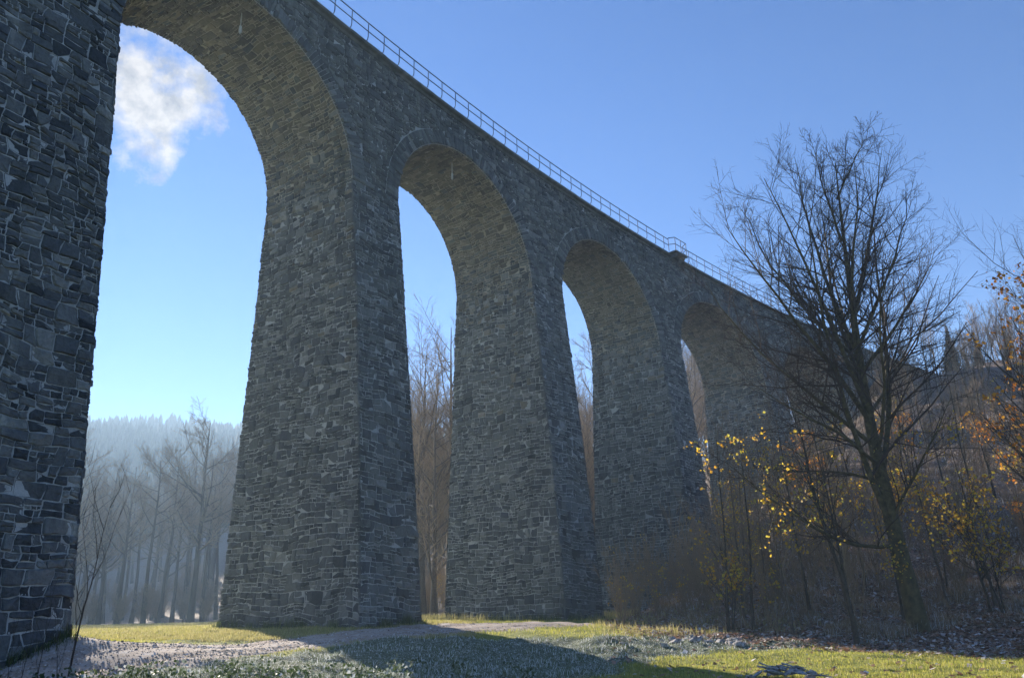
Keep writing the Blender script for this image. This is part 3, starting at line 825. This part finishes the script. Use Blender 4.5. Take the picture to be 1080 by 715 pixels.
def forest():
    rng = np.random.default_rng(900)
    # tall bare trees in the haze beyond the meadow
    g1 = 'tall bare trees in the haze beyond the meadow'
    kinds = [make_tree('bare_tree', 'tall bare tree fading into the haze beyond the meadow, through the left arch', 'tree', g1, 11 + i, h, r, c, nl, lr, n2=12, n3=8, up=.16, ang=a, minr=.016)
             for i, (h, r, c, nl, lr, a) in enumerate([(21, .30, .40, 20, .30, 62), (22, .36, .30, 22, .34, 58), (19, .28, .50, 18, .36, 66), (22, .26, .5, 18, .26, 58)])]
    spots = [(145, 92), (128, 96), (172, 84), (186, 90), (200, 97), (218, 82), (230, 92), (243, 100), (108, 104), (92, 88), (160, 108), (252, 86), (270, 95), (66, 92), (40, 100), (300, 90), (210, 112), (120, 116), (180, 118), (235, 118), (150, 124), (20, 90), (100, 126), (330, 98)] + [(rng.uniform(20, 330), rng.uniform(115, 165)) for _ in range(46)]
    for i, (px, fw) in enumerate(spots):
        fw *= 1.32; p = gp(fw, (px - 540) / 842 * fw); pr = kinds[i % 4]
        place(pr, p[0], p[1], rng.uniform(0, 6.28), rng.uniform(.98, 1.24), first=i < 4)
    g7 = 'hazy shrubs at the far edge of the meadow'
    pr = make_tree('shrub', 'bare shrub in the haze at the far edge of the meadow', 'shrub', g7, 19, 4.5, .03, .08, 10, .5, n2=8, n3=4, up=.3, ang=34, stems=7, spread=.25, minr=.014)
    for i in range(80):
        p = gp(rng.uniform(108, 185), 0); fw = (p - CAM[:2]) @ Fv; p = gp(fw, (rng.uniform(20, 340) - 540) / 842 * fw)
        place(pr, p[0], p[1], rng.uniform(0, 6.28), rng.uniform(.6, 1.3), first=i == 0)
    # bare trees right behind the viaduct, lit brown
    g2 = 'sunlit brown trees standing behind the viaduct'
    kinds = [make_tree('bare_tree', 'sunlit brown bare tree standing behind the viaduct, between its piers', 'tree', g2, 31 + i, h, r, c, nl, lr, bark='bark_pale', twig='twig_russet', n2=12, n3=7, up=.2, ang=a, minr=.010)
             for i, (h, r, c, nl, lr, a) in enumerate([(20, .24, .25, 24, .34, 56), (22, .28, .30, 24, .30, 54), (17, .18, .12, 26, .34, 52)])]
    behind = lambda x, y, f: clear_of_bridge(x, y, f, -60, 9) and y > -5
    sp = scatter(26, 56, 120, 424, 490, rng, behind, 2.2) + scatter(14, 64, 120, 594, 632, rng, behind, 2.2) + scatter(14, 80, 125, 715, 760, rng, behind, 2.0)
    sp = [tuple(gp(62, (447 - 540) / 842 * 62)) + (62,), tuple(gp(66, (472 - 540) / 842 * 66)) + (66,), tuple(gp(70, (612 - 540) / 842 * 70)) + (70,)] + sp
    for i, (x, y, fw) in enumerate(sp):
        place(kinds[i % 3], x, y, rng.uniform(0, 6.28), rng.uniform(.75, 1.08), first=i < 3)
    # brush below them
    g3 = 'brown shrubs under the trees behind the viaduct'
    kinds = [make_tree('shrub', 'tangled brown shrub in the sun behind the viaduct', 'shrub', g3, 51 + i, h, .025, .12, 9, .5, bark='twig_russet', twig='twig_russet', n2=6, n3=4, up=.35, ang=32, stems=7, spread=.22, leaf='yellow' if i == 0 else None, nleaf=160, lsize=.12)
             for i, h in enumerate((4.0, 3.2))]
    for i, (x, y, fw) in enumerate(scatter(40, 50, 92, 420, 640, rng, lambda x, y, f: clear_of_bridge(x, y, f, -60, 7), 1.6)):
        place(kinds[i % 2], x, y, rng.uniform(0, 6.28), rng.uniform(.7, 1.25), first=i < 2)
    # wooded hillside to the right
    g4 = 'bare brushwood trees covering the hillside'
    kinds = [make_tree('bare_tree', 'slender bare brown tree among many on the hillside', 'tree', g4, 61 + i, h, .09, .15, 15, .36, bark='bark_pale', twig='twig_russet', n2=7, n3=4, up=.4, ang=36, stems=st, spread=.10, minr=.010)
             for i, (h, st) in enumerate(((8, 1), (7, 2), (9, 1), (6.2, 3)))]
    onhill = lambda x, y, f: hill_t(np.array(x), np.array(y)) > 22 and clear_of_bridge(x, y, f, -7, 7)
    for i, (x, y, fw) in enumerate(scatter(150, 62, 128, 800, 1180, rng, onhill, 1.8)):
        place(kinds[i % 4], x, y, rng.uniform(0, 6.28), rng.uniform(.6, .95), first=i < 4)
    # spruces on the skyline
    def spruce(seed, h, label, group):
        r_ = np.random.default_rng(seed); root = empty('spruce_tree'); tag(root, label, 'tree', group)
        T, C = MB(), MB()
        tubes(T, np.array([[[0, 0, -.4], [0, 0, h * .5], [0, 0, h]]]), np.array([[.16, .1, .02]]), 6)
        for z in np.linspace(h * .12, h * .985, 34):
            n = 11; R = (h - z) * .27 + .12
            a = np.arange(n) * 2 * PI / n + r_.uniform(0, 6); L = R * r_.uniform(.55, 1.2, n)
            d = np.stack([np.cos(a), np.sin(a), -.35 + r_.normal(0, .12, n)], -1); c = np.array([0, 0, z])
            for sgn in (-.28, 0, .28):
                d2 = unit(d + np.stack([-np.sin(a), np.cos(a), 0 * a], -1) * sgn * 1.1)
                w = np.stack([-np.sin(a), np.cos(a), .25 * np.ones(n)], -1) * (.10 + L[:, None] * .16)
                tip = c + d2 * L[:, None] * (1 - abs(sgn)); b_ = c + d2 * L[:, None] * .45
                V = np.stack([c + d2 * .02, b_ + w, tip, b_ - w + np.array([0, 0, -.08])], 1)
                i = np.arange(n)[:, None] * 4
                C.add(V.reshape(-1, 3), np.concatenate([i + [[0, 1, 2]], i + [[0, 2, 3]]]))
        T.build('trunk', M['bark'], root); C.build('crown', M['needle'], root); return root
    ks = [spruce(81, 9, 'dark spruce on the skyline of the hill', 'dark spruces along the hilltop'), spruce(82, 7.5, 'dark spruce on the skyline of the hill', 'dark spruces along the hilltop')]
    for i, (px, fw, s) in enumerate([(964, 104, .9), (978, 108, .85), (1013, 98, 1.1), (1028, 104, 1.0), (1042, 100, .95), (1056, 106, .9), (1075, 101, 1.05), (955, 112, .8), (1000, 114, .7), (1092, 104, 1.1), (1110, 99, 1.1)]):
        p = gp(fw, (px - 540) / 842 * fw); place(ks[i % 2], p[0], p[1], rng.uniform(0, 6), s, first=i < 2)

    # thicket along the foot of the hill
    g5 = 'bare shrubs of the thicket right of the viaduct'
    kinds = [make_tree('shrub', 'bare twiggy shrub in the dark thicket below the hill', 'shrub', g5, 71 + i, h, .026, .10, 6, .42, bark='twig', twig='twig_russet' if i != 1 else 'twig', n2=4, n3=1, up=.4, ang=34, stems=st, spread=.22, minr=.007, leaf='yellow' if i == 1 else None, nleaf=60, lsize=.11)
             for i, (h, st) in enumerate(((3.4, 8), (2.8, 7), (4.2, 6)))]
    thick = lambda x, y, f: hill_t(np.array(x), np.array(y)) > (1.2 if y < -9 else -14) and clear_of_bridge(x, y, f, -4.6, 60)
    sp = scatter(36, 34, 47, 640, 800, rng, lambda x, y, f: clear_of_bridge(x, y, f, -5.0, 60) and hill_t(np.array(x), np.array(y)) > -8, 1.0)
    sp += scatter(66, 29.5, 60, 780, 1130, rng, thick, 1.3)
    for i, (x, y, fw) in enumerate(sp):
        place(kinds[i % 3], x, y, rng.uniform(0, 6.28), rng.uniform(.65, 1.15), first=i < 3)
    # saplings in it
    g6 = 'thin dark saplings of the thicket'
    kinds = [make_tree('sapling', 'thin dark sapling rising out of the thicket below the hill', 'sapling', g6, 91 + i, h, .055, .22, 14, .30, bark='bark' if i else 'bark_pale', twig='twig', n2=7, n3=5, up=.3, ang=42, lean=le, leaf=lf, nleaf=nl_, lsize=.11, leafzone=(.1, .7))
             for i, (h, le, lf, nl_) in enumerate(((6.5, (-.06, .03), 'yellow', 240), (7.2, (.03, .05), None, 0), (5.2, (-.03, -.08), 'orange', 210)))]
    for i, (x, y, fw) in enumerate(scatter(46, 29.5, 52, 740, 1130, rng, thick, 1.1)):
        kd = i if i < 3 else (i % 3 if cam_rt(x, y)[1] > 15 else i % 2)
        if i == 2: q_ = gp(33, 20); x, y = q_[0], q_[1]
        place(kinds[kd], x, y, rng.uniform(0, 6.28), rng.uniform(.7, 1.15), first=i < 3)
forest()

def special_trees():
    # double dark stem left of the tall tree
    t = make_tree('sapling', 'dark sapling with two long leaning stems left of the tallest tree', 'sapling', None, 131, 8.0, .085, .35, 16, .28, bark='bark', twig='bark', n2=7, n3=4, lean=(-.10, .06), stems=2, spread=.05, leaf='yellow', nleaf=70, lsize=.11, leafzone=(.1, .6))
    b = inv(904, 672, 27.3); place(t, b[0], b[1], 0, first=True)
    # tree at the right edge that keeps its orange leaves
    t = make_tree('leafy_tree', 'young tree with orange autumn leaves at the right edge of the photo', 'tree', None, 132, 13.5, .13, .12, 26, .36, bark='bark', twig='bark', n2=10, n3=6, up=.35, ang=40, lean=(-.03, .02), stems=3, spread=.09, leaf='orange', nleaf=1900, lsize=.14, leafzone=(.25, .95))
    p = gp(25.5, .70 * 25.5); place(t, p[0], p[1], 1.2, first=True)
    t = make_tree('leafy_sapling', 'low sapling with golden yellow leaves right of the tallest tree', 'sapling', None, 133, 4.6, .05, .15, 16, .42, bark='bark', twig='bark', n2=8, n3=4, up=.25, ang=50, stems=3, spread=.15, leaf='yellow', nleaf=760, lsize=.115, leafzone=(.3, .95))
    b = inv(1062, 674, 29.5); place(t, b[0], b[1], 0, first=True)
    t = make_tree('leafy_sapling', 'small sapling with golden leaves in front of the fourth pier', 'sapling', None, 134, 3.4, .04, .15, 14, .40, bark='bark', twig='bark', n2=7, n3=3, up=.25, ang=48, stems=3, spread=.15, leaf='yellow', nleaf=420, lsize=.11, leafzone=(.2, .9))
    b = inv(772, 662, 31); place(t, b[0], b[1], 0, first=True)
    # bare sapling in front of the nearest pier
    t = make_tree('bare_sapling', 'thin bare sapling in front of the foot of the nearest pier', 'sapling', None, 135, 4.0, .026, .12, 7, .5, bark='bark', twig='bark', n2=3, n3=0, up=.45, ang=34, lean=(.08, -.06), minr=.006)
    b = inv(74, 692, 19.3); place(t, b[0], b[1], 0, first=True)
    for j, (px, s) in enumerate(((22, .33), (40, .42), (62, .38), (8, .3))):
        t2 = copy_tree(t); b = inv(px, 712, 17.2)
        t2.location = (b[0], b[1], float(height(b[:1], b[1:2])[0])); t2.rotation_euler = (0, 0, j * 1.7); t2.scale = (s, s, s)
        t2['label'] = 'short bare twig shoot in the lower left corner before the nearest pier'; t2['group'] = 'short bare shoots in the lower left corner'; t2['category'] = 'shoot'; t2.name = 'bare_shoot'
special_trees()

def ridge_forest():
    rng = np.random.default_rng(1200)
    n = 9000
    fw = rng.uniform(250, 680, n); rt = (rng.uniform(-260, 520, n) - 540) / 842 * fw
    p = CAM[:2] + Fv * fw[:, None] + Rv * rt[:, None]
    z = height(p[:, 0], p[:, 1]); keep = ridge_h(p[:, 0], p[:, 1]) > 3; p, z = p[keep], z[keep]; n = len(p)
    mb = MB(); h = rng.uniform(8, 15, n) * (1 + .15 * vnoise(p[:, 0] / 25, p[:, 1] / 25, 91)); R = h * rng.uniform(.18, .28, n)
    S = 7
    for t0, t1, rr in ((.08, .6, 1.0), (.38, .85, .68), (.66, 1.0, .4)):
        a = np.arange(S) * 2 * PI / S + rng.uniform(0, 6, (n, 1)); q = R[:, None] * rr * rng.uniform(.6, 1.2, (n, S))
        base = np.stack([p[:, 0:1] + q * np.cos(a), p[:, 1:2] + q * np.sin(a), (z + h * t0)[:, None] + rng.normal(0, .4, (n, S))], -1)
        V = np.concatenate([base, np.stack([p[:, 0], p[:, 1], z + h * t1], -1)[:, None]], 1)
        i = (np.arange(n) * (S + 1))[:, None, None]; j = np.arange(S)
        F = np.stack([j, np.roll(j, -1), np.full(S, S)], -1)[None] + i
        mb.add(V.reshape(-1, 3), F.reshape(-1, 3))
    o = mb.build('forest', M['deadtree']); tag(o, 'dark spruce forest on the hazy ridge beyond the meadow', 'forest', kind='stuff')
ridge_forest()

# ------------------------------------------------------------------ ground plants
def sample_ground(n, fw0, fw1, u0, u1, rng, power=1.6):
    t = rng.uniform(0, 1, n)
    a, b = fw0 ** -power, fw1 ** -power
    fw = (a + (b - a) * t) ** (-1 / power)
    u = rng.uniform(u0, u1, n)
    p = CAM[:2] + Fv * fw[:, None] + Rv * (u * fw)[:, None]
    return p[:, 0], p[:, 1], fw
def blades(mb, x, y, z, h, w, rng, lean=.35):
    n = len(x); a = rng.uniform(0, 2 * PI, n); dx, dy = np.cos(a), np.sin(a)
    la = rng.uniform(0, 2 * PI, n); l = np.abs(rng.normal(0, lean, n)) * h
    b0 = np.stack([x - dx * w, y - dy * w, z - .01], -1); b1 = np.stack([x + dx * w, y + dy * w, z - .01], -1)
    m0 = np.stack([x - dx * w * .7 + np.cos(la) * l * .35, y - dy * w * .7 + np.sin(la) * l * .35, z + h * .6], -1)
    m1 = np.stack([x + dx * w * .7 + np.cos(la) * l * .35, y + dy * w * .7 + np.sin(la) * l * .35, z + h * .6], -1)
    t = np.stack([x + np.cos(la) * l, y + np.sin(la) * l, z + h], -1)
    V = np.stack([b0, b1, m1, m0, t], 1); i = np.arange(n)[:, None] * 5
    mb.add(V.reshape(-1, 3), i + np.array([[0, 1, 2, 3]]))
    mb.loops.append((i + np.array([[3, 2, 4]]) + mb.n - 5 * n).ravel()); mb.tot.append(np.full(n, 3)); mb.mat.append(np.zeros(n, int))

def on_pier(x, y):
    r = np.zeros(len(x), bool)
    for k in (1, 2, 3, 4, 5):
        c = pos(ps(k), 0, 0)[:2]; ph = np.interp(ps(k), _g, _ph)
        dx = x - c[0]; dy = y - c[1]
        s_ = dx * math.cos(ph) - dy * math.sin(ph); q = dx * math.sin(ph) + dy * math.cos(ph)
        r |= (np.abs(s_) < 1.75) & (q > -4.1) & (q < 3.3)
    return r

def ground_plants():
    rng = np.random.default_rng(1500)
    # lawn and meadow
    x, y, fw = sample_ground(330000, 13.5, 60, -.75, .75, rng)
    bm = bank_mask(x, y); tr = track_d(x, y); ht = hill_t(x, y)
    patch = fbm(x / 2.2, y / 2.2, 61, 3)
    keep = (bm < rng.uniform(0, 1, len(x))) & (tr > 1.9 + .5 * vnoise(x / .7, y / .7, 63)) & (ht < 1.5 + 1.2 * patch) & ~on_pier(x, y)
    keep &= rng.uniform(0, 1, len(x)) < .72 + .4 * patch
    X, Y, FW = x[keep], y[keep], fw[keep]
    mb = MB(); h = rng.uniform(.03, .085, len(X)) * (1 + .5 * vnoise(X / .8, Y / .8, 65)) * np.where(FW > 30, 1.5, 1)
    blades(mb, X, Y, height(X, Y), h, .0035 * FW / 15, rng, .6)
    tag(mb.build('grass', M['grass']), 'sunlit green lawn grass', 'grass', kind='stuff')
    # frost-covered bank
    x, y, fw = sample_ground(190000, 13.5, 34, -.75, .45, rng)
    keep = (bank_mask(x, y) > rng.uniform(0, 1, len(x))) & (track_d(x, y) > 1.75 + .4 * vnoise(x / .6, y / .6, 67)) & ~on_pier(x, y)
    X, Y, FW = x[keep], y[keep], fw[keep]
    mb = MB(); cl = np.clip(fbm(X / .5, Y / .5, 69, 3) + .6, .25, 2)
    blades(mb, X, Y, height(X, Y), rng.uniform(.03, .12, len(X)) * cl, .0045 * FW / 15, rng, .9)
    tag(mb.build('frosted_grass', M['frost']), 'white frosted grass on the bank below the track', 'grass', kind='stuff')
    # straw-coloured meadow beyond the track
    x, y, fw = sample_ground(130000, 28, 115, -.68, -.05, rng, 1.2)
    keep = (track_d(x, y) > 1.7) & ~on_pier(x, y)
    X, Y, FW = x[keep], y[keep], fw[keep]
    mb = MB(); blades(mb, X, Y, height(X, Y), rng.uniform(.04, .13, len(X)), .004 * FW / 15, rng, .5)
    tag(mb.build('meadow_grass', M['dry']), 'straw coloured sunlit meadow grass under the left arch', 'grass', kind='stuff')
    # weeds, moss tufts and rough grass round the feet of the piers
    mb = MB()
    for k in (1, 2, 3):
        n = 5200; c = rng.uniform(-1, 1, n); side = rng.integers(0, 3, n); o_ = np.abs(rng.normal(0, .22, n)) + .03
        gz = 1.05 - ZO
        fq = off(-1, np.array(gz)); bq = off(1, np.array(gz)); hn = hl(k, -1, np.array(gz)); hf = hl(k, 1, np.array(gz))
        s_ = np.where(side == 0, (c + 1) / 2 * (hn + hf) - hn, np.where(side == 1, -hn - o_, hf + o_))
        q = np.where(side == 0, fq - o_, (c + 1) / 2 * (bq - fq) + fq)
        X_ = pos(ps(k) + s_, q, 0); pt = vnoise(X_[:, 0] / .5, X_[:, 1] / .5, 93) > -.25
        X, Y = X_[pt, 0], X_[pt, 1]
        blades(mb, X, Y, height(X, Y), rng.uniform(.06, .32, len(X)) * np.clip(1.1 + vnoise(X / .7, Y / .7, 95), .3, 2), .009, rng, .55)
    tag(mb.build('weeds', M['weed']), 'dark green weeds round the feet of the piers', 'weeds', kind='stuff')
    # tall dry stalks along the edge of the thicket and behind the arches
    mb = MB()
    x, y, fw = sample_ground(7000, 25, 44, .08, .35, rng, 1)
    ht = hill_t(x, y); keep = (ht > -9) & (ht < 7) & (fbm(x / 1.6, y / 1.6, 71, 2) > -.1) & (fw > 27) & ~on_pier(x, y) & (bank_mask(x, y) < .5)
    X, Y, FW = x[keep], y[keep], fw[keep]
    blades(mb, X, Y, height(X, Y), rng.uniform(.08, .34, len(X)), .005 * FW / 20, rng, .35)
    x, y, fw = sample_ground(9000, 44, 70, -.16, .14, rng, 1)
    keep = ~on_pier(x, y); X, Y, FW = x[keep], y[keep], fw[keep]
    blades(mb, X, Y, height(X, Y), rng.uniform(.12, .5, len(X)), .006 * FW / 20, rng, .3)
    tag(mb.build('tall_dry_grass', M['dry']), 'tall dry grass along the thicket', 'grass', kind='stuff')
    # frosted low leaves in the left foreground
    x, y, fw = sample_ground(26000, 14.5, 22, -.66, .02, rng, 1)
    keep = (fbm(x / .6, y / .6, 73, 3) > -.05) & (bank_mask(x, y) > .3) & (track_d(x, y) > 2.2) & (fw < 20.5)
    X, Y = x[keep], y[keep]; mb = MB()
    leaves_at(mb, np.stack([X, Y, height(X, Y) + rng.uniform(.02, .30, len(X)) * np.clip(fbm(X / .8, Y / .8, 75, 2) + .7, .2, 1.4)], -1), rng, .085)
    tag(mb.build('bramble_cover', M['cover']), 'frosted low leafy plants in the left foreground', 'ground cover', kind='stuff')
    # undergrowth on the hillside
    x, y, fw = sample_ground(150000, 28, 130, .16, .78, rng, .9)
    ht = hill_t(x, y); keep = (ht > 3) & (fbm(x / 3, y / 3, 77, 3) > -.25) & ~on_pier(x, y)
    X, Y, FW = x[keep], y[keep], fw[keep]
    mb = MB(); blades(mb, X, Y, height(X, Y), rng.uniform(.06, .34, len(X)) * np.clip(fbm(X / 1.2, Y / 1.2, 79, 2) + .8, .3, 2), .005 * FW / 20, rng, .7)
    tag(mb.build('hill_undergrowth', M['brush']), 'brown dead undergrowth over the hillside', 'undergrowth', kind='stuff')
    # grit and pebbles on the track
    x, y, fw = sample_ground(60000, 14, 36, -.7, .12, rng, 1)
    keep = track_d(x, y) < 2.0; X, Y = x[keep], y[keep]; n = len(X)
    c = np.stack([X, Y, height(X, Y) + .04], -1); r = rng.uniform(.008, .035, (n, 1, 1)) * np.where(rng.random((n, 1, 1)) < .06, 1.9, 1)
    oct_ = np.array([[1, 0, 0], [0, 1, 0], [-1, 0, 0], [0, -1, 0], [0, 0, .7], [0, 0, -.7]]); V = c[:, None] + oct_[None] * r * rng.uniform(.6, 1.3, (n, 6, 1))
    F = np.array([[0, 1, 4], [1, 2, 4], [2, 3, 4], [3, 0, 4]]); mb = MB(); mb.add(V.reshape(-1, 3), (np.arange(n)[:, None, None] * 6 + F[None]).reshape(-1, 3))
    tag(mb.build('gravel', M['grit']), 'pale frosty grit and pebbles on the dirt track', 'gravel', kind='stuff')
    # leaf litter on the wood's edge and scattered on the lawn
    x, y, fw = sample_ground(90000, 15, 60, .1, .75, rng, 1.2)
    ht = hill_t(x, y); pr = np.clip(smooth((ht + 2.2) / 2.6), .02, 1) * np.where(ht > 16, .4, 1)
    keep = rng.uniform(0, 1, len(x)) < pr
    X, Y = x[keep], y[keep]; mb = MB()
    n = len(X); c = np.stack([X, Y, height(X, Y) + rng.uniform(.005, .06, n)], -1)
    a = rng.uniform(0, 6.28, n); s_ = rng.uniform(.04, .10, (n, 1)); tl = rng.normal(0, .35, (n, 2))
    e1 = np.stack([np.cos(a), np.sin(a), tl[:, 0]], -1) * s_; e2 = np.stack([-np.sin(a), np.cos(a), tl[:, 1]], -1) * s_ * .7
    V = np.stack([c - e1, c - e2, c + e1, c + e2], 1); i = np.arange(n)[:, None] * 4
    mb.add(V.reshape(-1, 3), i + np.array([[0, 1, 2, 3]]))
    tag(mb.build('fallen_leaves', M['litter']), 'fallen brown leaves along the wood edge', 'leaves', kind='stuff')
ground_plants()

def heaps():
    rng = np.random.default_rng(1700)
    def stone_mb(s):
        V = unit(rng.normal(0, 1, (26, 3))) * np.array(s) * rng.uniform(.8, 1.1, (26, 1))
        import bmesh
        bm = bmesh.new(); [bm.verts.new(v) for v in V]; bmesh.ops.convex_hull(bm, input=bm.verts[:])
        bm.verts.ensure_lookup_table(); bm.verts.index_update()
        vs = np.array([v.co[:] for v in bm.verts]); fs = [[v.index for v in f.verts] for f in bm.faces if len(f.verts) == 3]
        bm.free(); mb = MB(); mb.add(vs, fs); return mb
    b = inv(830, 709, 17.9); z0 = float(height(b[:1], b[1:2])[0])
    root = empty('brush_pile', (b[0], b[1], z0)); tag(root, 'low frosted heap of sticks and bark slabs on the lawn', 'heap')
    for i in range(16):
        l = rng.normal(0, .36); d = rng.normal(0, .18); p = Rv * l + Fv * d
        mb = stone_mb((rng.uniform(.10, .24), rng.uniform(.08, .16), rng.uniform(.025, .05)))
        o = mb.build('bark_slab', M['wood'], root); o.location = (p[0], p[1], max(.04, .26 - abs(l) * .25 + rng.normal(0, .03))); o.rotation_euler = (rng.normal(0, .3), rng.normal(0, .3), rng.uniform(0, 6))
    for i in range(22):
        l = rng.normal(0, .38); d = rng.normal(0, .2); p = np.append(Rv * l + Fv * d, max(.06, .32 - abs(l) * .3))
        a = rng.normal(0, .5) + math.atan2(Rv[1], Rv[0]); L = rng.uniform(.25, .6)
        e = np.array([math.cos(a), math.sin(a), rng.normal(0, .18)]) * L / 2
        mb = MB(); q = np.stack([p - e, p + rng.normal(0, .02, 3), p + e])[None]
        tubes(mb, q, np.array([[.016, .014, .007]]), 5); mb.build('stick', M['wood'], root)
    # stones tipped on the bank in front of the thicket
    for j, (px, py, fw, n) in enumerate(((752, 672, 27.0, 26),)):
        b = inv(px, py, fw); z0 = float(height(b[:1], b[1:2])[0])
        root = empty('rubble_heap', (b[0], b[1], z0)); tag(root, 'low heap of frosted rubble stones and leaves before the thicket', 'heap')
        for i in range(n):
            l = rng.normal(0, 1.0); d = rng.normal(0, .5); p = Rv * l + Fv * d
            zz = float(height(np.array([b[0] + p[0]]), np.array([b[1] + p[1]]))[0]) - z0
            o = stone_mb((rng.uniform(.08, .22), rng.uniform(.08, .2), rng.uniform(.05, .12))).build('rubble_stone', M['wood'], root)
            o.location = (p[0], p[1], zz + .05); o.rotation_euler = (rng.normal(0, .3), rng.normal(0, .3), rng.uniform(0, 6))
heaps()

# ------------------------------------------------------------------ air, sky, sun, camera
SUN_HEAD = YAW + math.radians(31.0); SUN_EL = math.radians(18.0)
sd = Vector((math.cos(SUN_HEAD) * math.cos(SUN_EL), math.sin(SUN_HEAD) * math.cos(SUN_EL), math.sin(SUN_EL)))

hz = MB(); hz.box((0, 0, 69), (2000, 2000, 146))
mh = bpy.data.materials.new('morning_haze'); mh.use_nodes = True
nt = mh.node_tree; nt.nodes.remove(nt.nodes['Principled BSDF'])
pv = nd(nt, 'ShaderNodeVolumePrincipled'); pv.inputs['Color'].default_value = (.52, .74, 1, 1); pv.inputs['Density'].default_value = .00080
pv.inputs['Anisotropy'].default_value = .25
nt.links.new(pv.outputs[0], nt.nodes['Material Output'].inputs['Volume'])
o = hz.build('haze', mh); o['kind'] = 'stuff'; o['label'] = 'thin bright haze in the valley air'; o['category'] = 'haze'

w = bpy.data.worlds.new('World'); scene.world = w; w.use_nodes = True
nt = w.node_tree; bg = nt.nodes['Background']
sky = nd(nt, 'ShaderNodeTexSky', sky_type='NISHITA'); sky.sun_disc = False
sky.sun_elevation = SUN_EL; sky.sun_rotation = PI / 2 - SUN_HEAD
sky.altitude = 300; sky.air_density = 1.0; sky.dust_density = .0; sky.ozone_density = 4.0
# one bright cumulus, given by its direction in the sky
cd = Vector(inv(160, 112, 100.) - CAM).normalized()
e1 = cd.cross(Vector((0, 0, 1))).normalized(); e2 = e1.cross(cd).normalized()
tc = nd(nt, 'ShaderNodeTexCoord')
def vdot(v):
    n = nd(nt, 'ShaderNodeVectorMath', operation='DOT_PRODUCT'); nt.links.new(tc.outputs['Generated'], n.inputs[0]); n.inputs[1].default_value = v; return n.outputs['Value']
def mth(op, a, b=None, clamp=False):
    n = nd(nt, 'ShaderNodeMath', operation=op); n.use_clamp = clamp
    for i, v in enumerate((a, b)):
        if v is None: continue
        if isinstance(v, (int, float)): n.inputs[i].default_value = v
        else: nt.links.new(v, n.inputs[i])
    return n.outputs[0]
dx, dy, dz = vdot(e1), vdot(e2), vdot(cd)
cxy = nd(nt, 'ShaderNodeCombineXYZ'); nt.links.new(dx, cxy.inputs[0]); nt.links.new(dy, cxy.inputs[1])
coff = nd(nt, 'ShaderNodeVectorMath', operation='ADD'); nt.links.new(cxy.outputs[0], coff.inputs[0]); coff.inputs[1].default_value = (3.713, 1.377, 5.19)
n1 = noise(nt, 22, 8, .6, coff.outputs[0]); n2 = noise(nt, 38, 6, .6, coff.outputs[0])
# blob: wide above, tapering to a point below
hw = mth('ADD', mth('MULTIPLY', dy, .52), .070)
ex = mth('DIVIDE', mth('ABSOLUTE', mth('ADD', dx, .0)), mth('MAXIMUM', hw, .012))
ey = mth('DIVIDE', mth('ABSOLUTE', mth('ADD', dy, -.005)), .088)
rad = mth('MULTIPLY', mth('ADD', mth('POWER', ex, 2.0), mth('POWER', ey, 2.0)), .85)
den = mth('ADD', mth('MULTIPLY', mth('SUBTRACT', 1.0, rad), .5), mth('MULTIPLY', mth('SUBTRACT', n1.outputs[0], .5), 2.1))
den = mth('MULTIPLY', den, mth('GREATER_THAN', dz, 0.0))
cl = ramp(nt, den, [(.0, (0, 0, 0)), (.5, (1, 1, 1))])
shade = ramp(nt, n2.outputs[0], [(.36, (.50, .52, .58)), (.6, (1, .99, .98))])
cloudcol = mix(nt, 1.0, shade, (4.7, 4.45, 4.3), 'MULTIPLY')
# loose wisps low in the sky
n3 = noise(nt, 5, 7, .6, tc.outputs['Generated'])
wisp = mth('MULTIPLY', ramp(nt, n3.outputs[0], [(.52, (0, 0, 0)), (.75, (.30, .30, .30))]), 1.0)
hs = nd(nt, 'ShaderNodeHueSaturation'); hs.inputs['Saturation'].default_value = 1.24; hs.inputs['Hue'].default_value = .514; nt.links.new(sky.outputs[0], hs.inputs['Color'])
skyc = mix(nt, cl, hs.outputs[0], cloudcol)
nt.links.new(skyc, bg.inputs[0]); bg.inputs[1].default_value = .052

sl = bpy.data.lights.new('sun', 'SUN'); sl.energy = 5.0; sl.angle = math.radians(.5); sl.color = (1, .90, .76)
so = bpy.data.objects.new('sun', sl); COL.objects.link(so); so.rotation_euler = (-sd).to_track_quat('-Z', 'Y').to_euler(); so.location = (0, 60, 80)

cam = bpy.data.cameras.new('camera'); co = bpy.data.objects.new('camera', cam); COL.objects.link(co); scene.camera = co
cam.sensor_width = 36; cam.lens = FPX / 1080 * 36; cam.clip_start = .1; cam.clip_end = 5000
c, s_ = math.cos(PITCH), math.sin(PITCH)
fwv = Vector((Fv[0] * c, Fv[1] * c, s_)); upv = Vector((-Fv[0] * s_, -Fv[1] * s_, c)); rtv = Vector((Rv[0], Rv[1], 0))
cr, sr = math.cos(ROLL), math.sin(ROLL)
xa = rtv * cr - upv * sr; ya = rtv * sr + upv * cr
from mathutils import Matrix
Mx = Matrix((xa, ya, -fwv)).transposed().to_4x4(); Mx.translation = Vector(CAM)
co.matrix_world = Mx

vs = scene.view_settings; vs.view_transform = 'Standard'; vs.look = 'None'; vs.gamma = 1; vs.exposure = 1.74
cy = scene.cycles
cy.max_bounces = 6; cy.diffuse_bounces = 3; cy.transmission_bounces = 3; cy.transparent_max_bounces = 4; cy.volume_bounces = 1
cy.use_denoising = True
cy.sample_clamp_indirect = 6
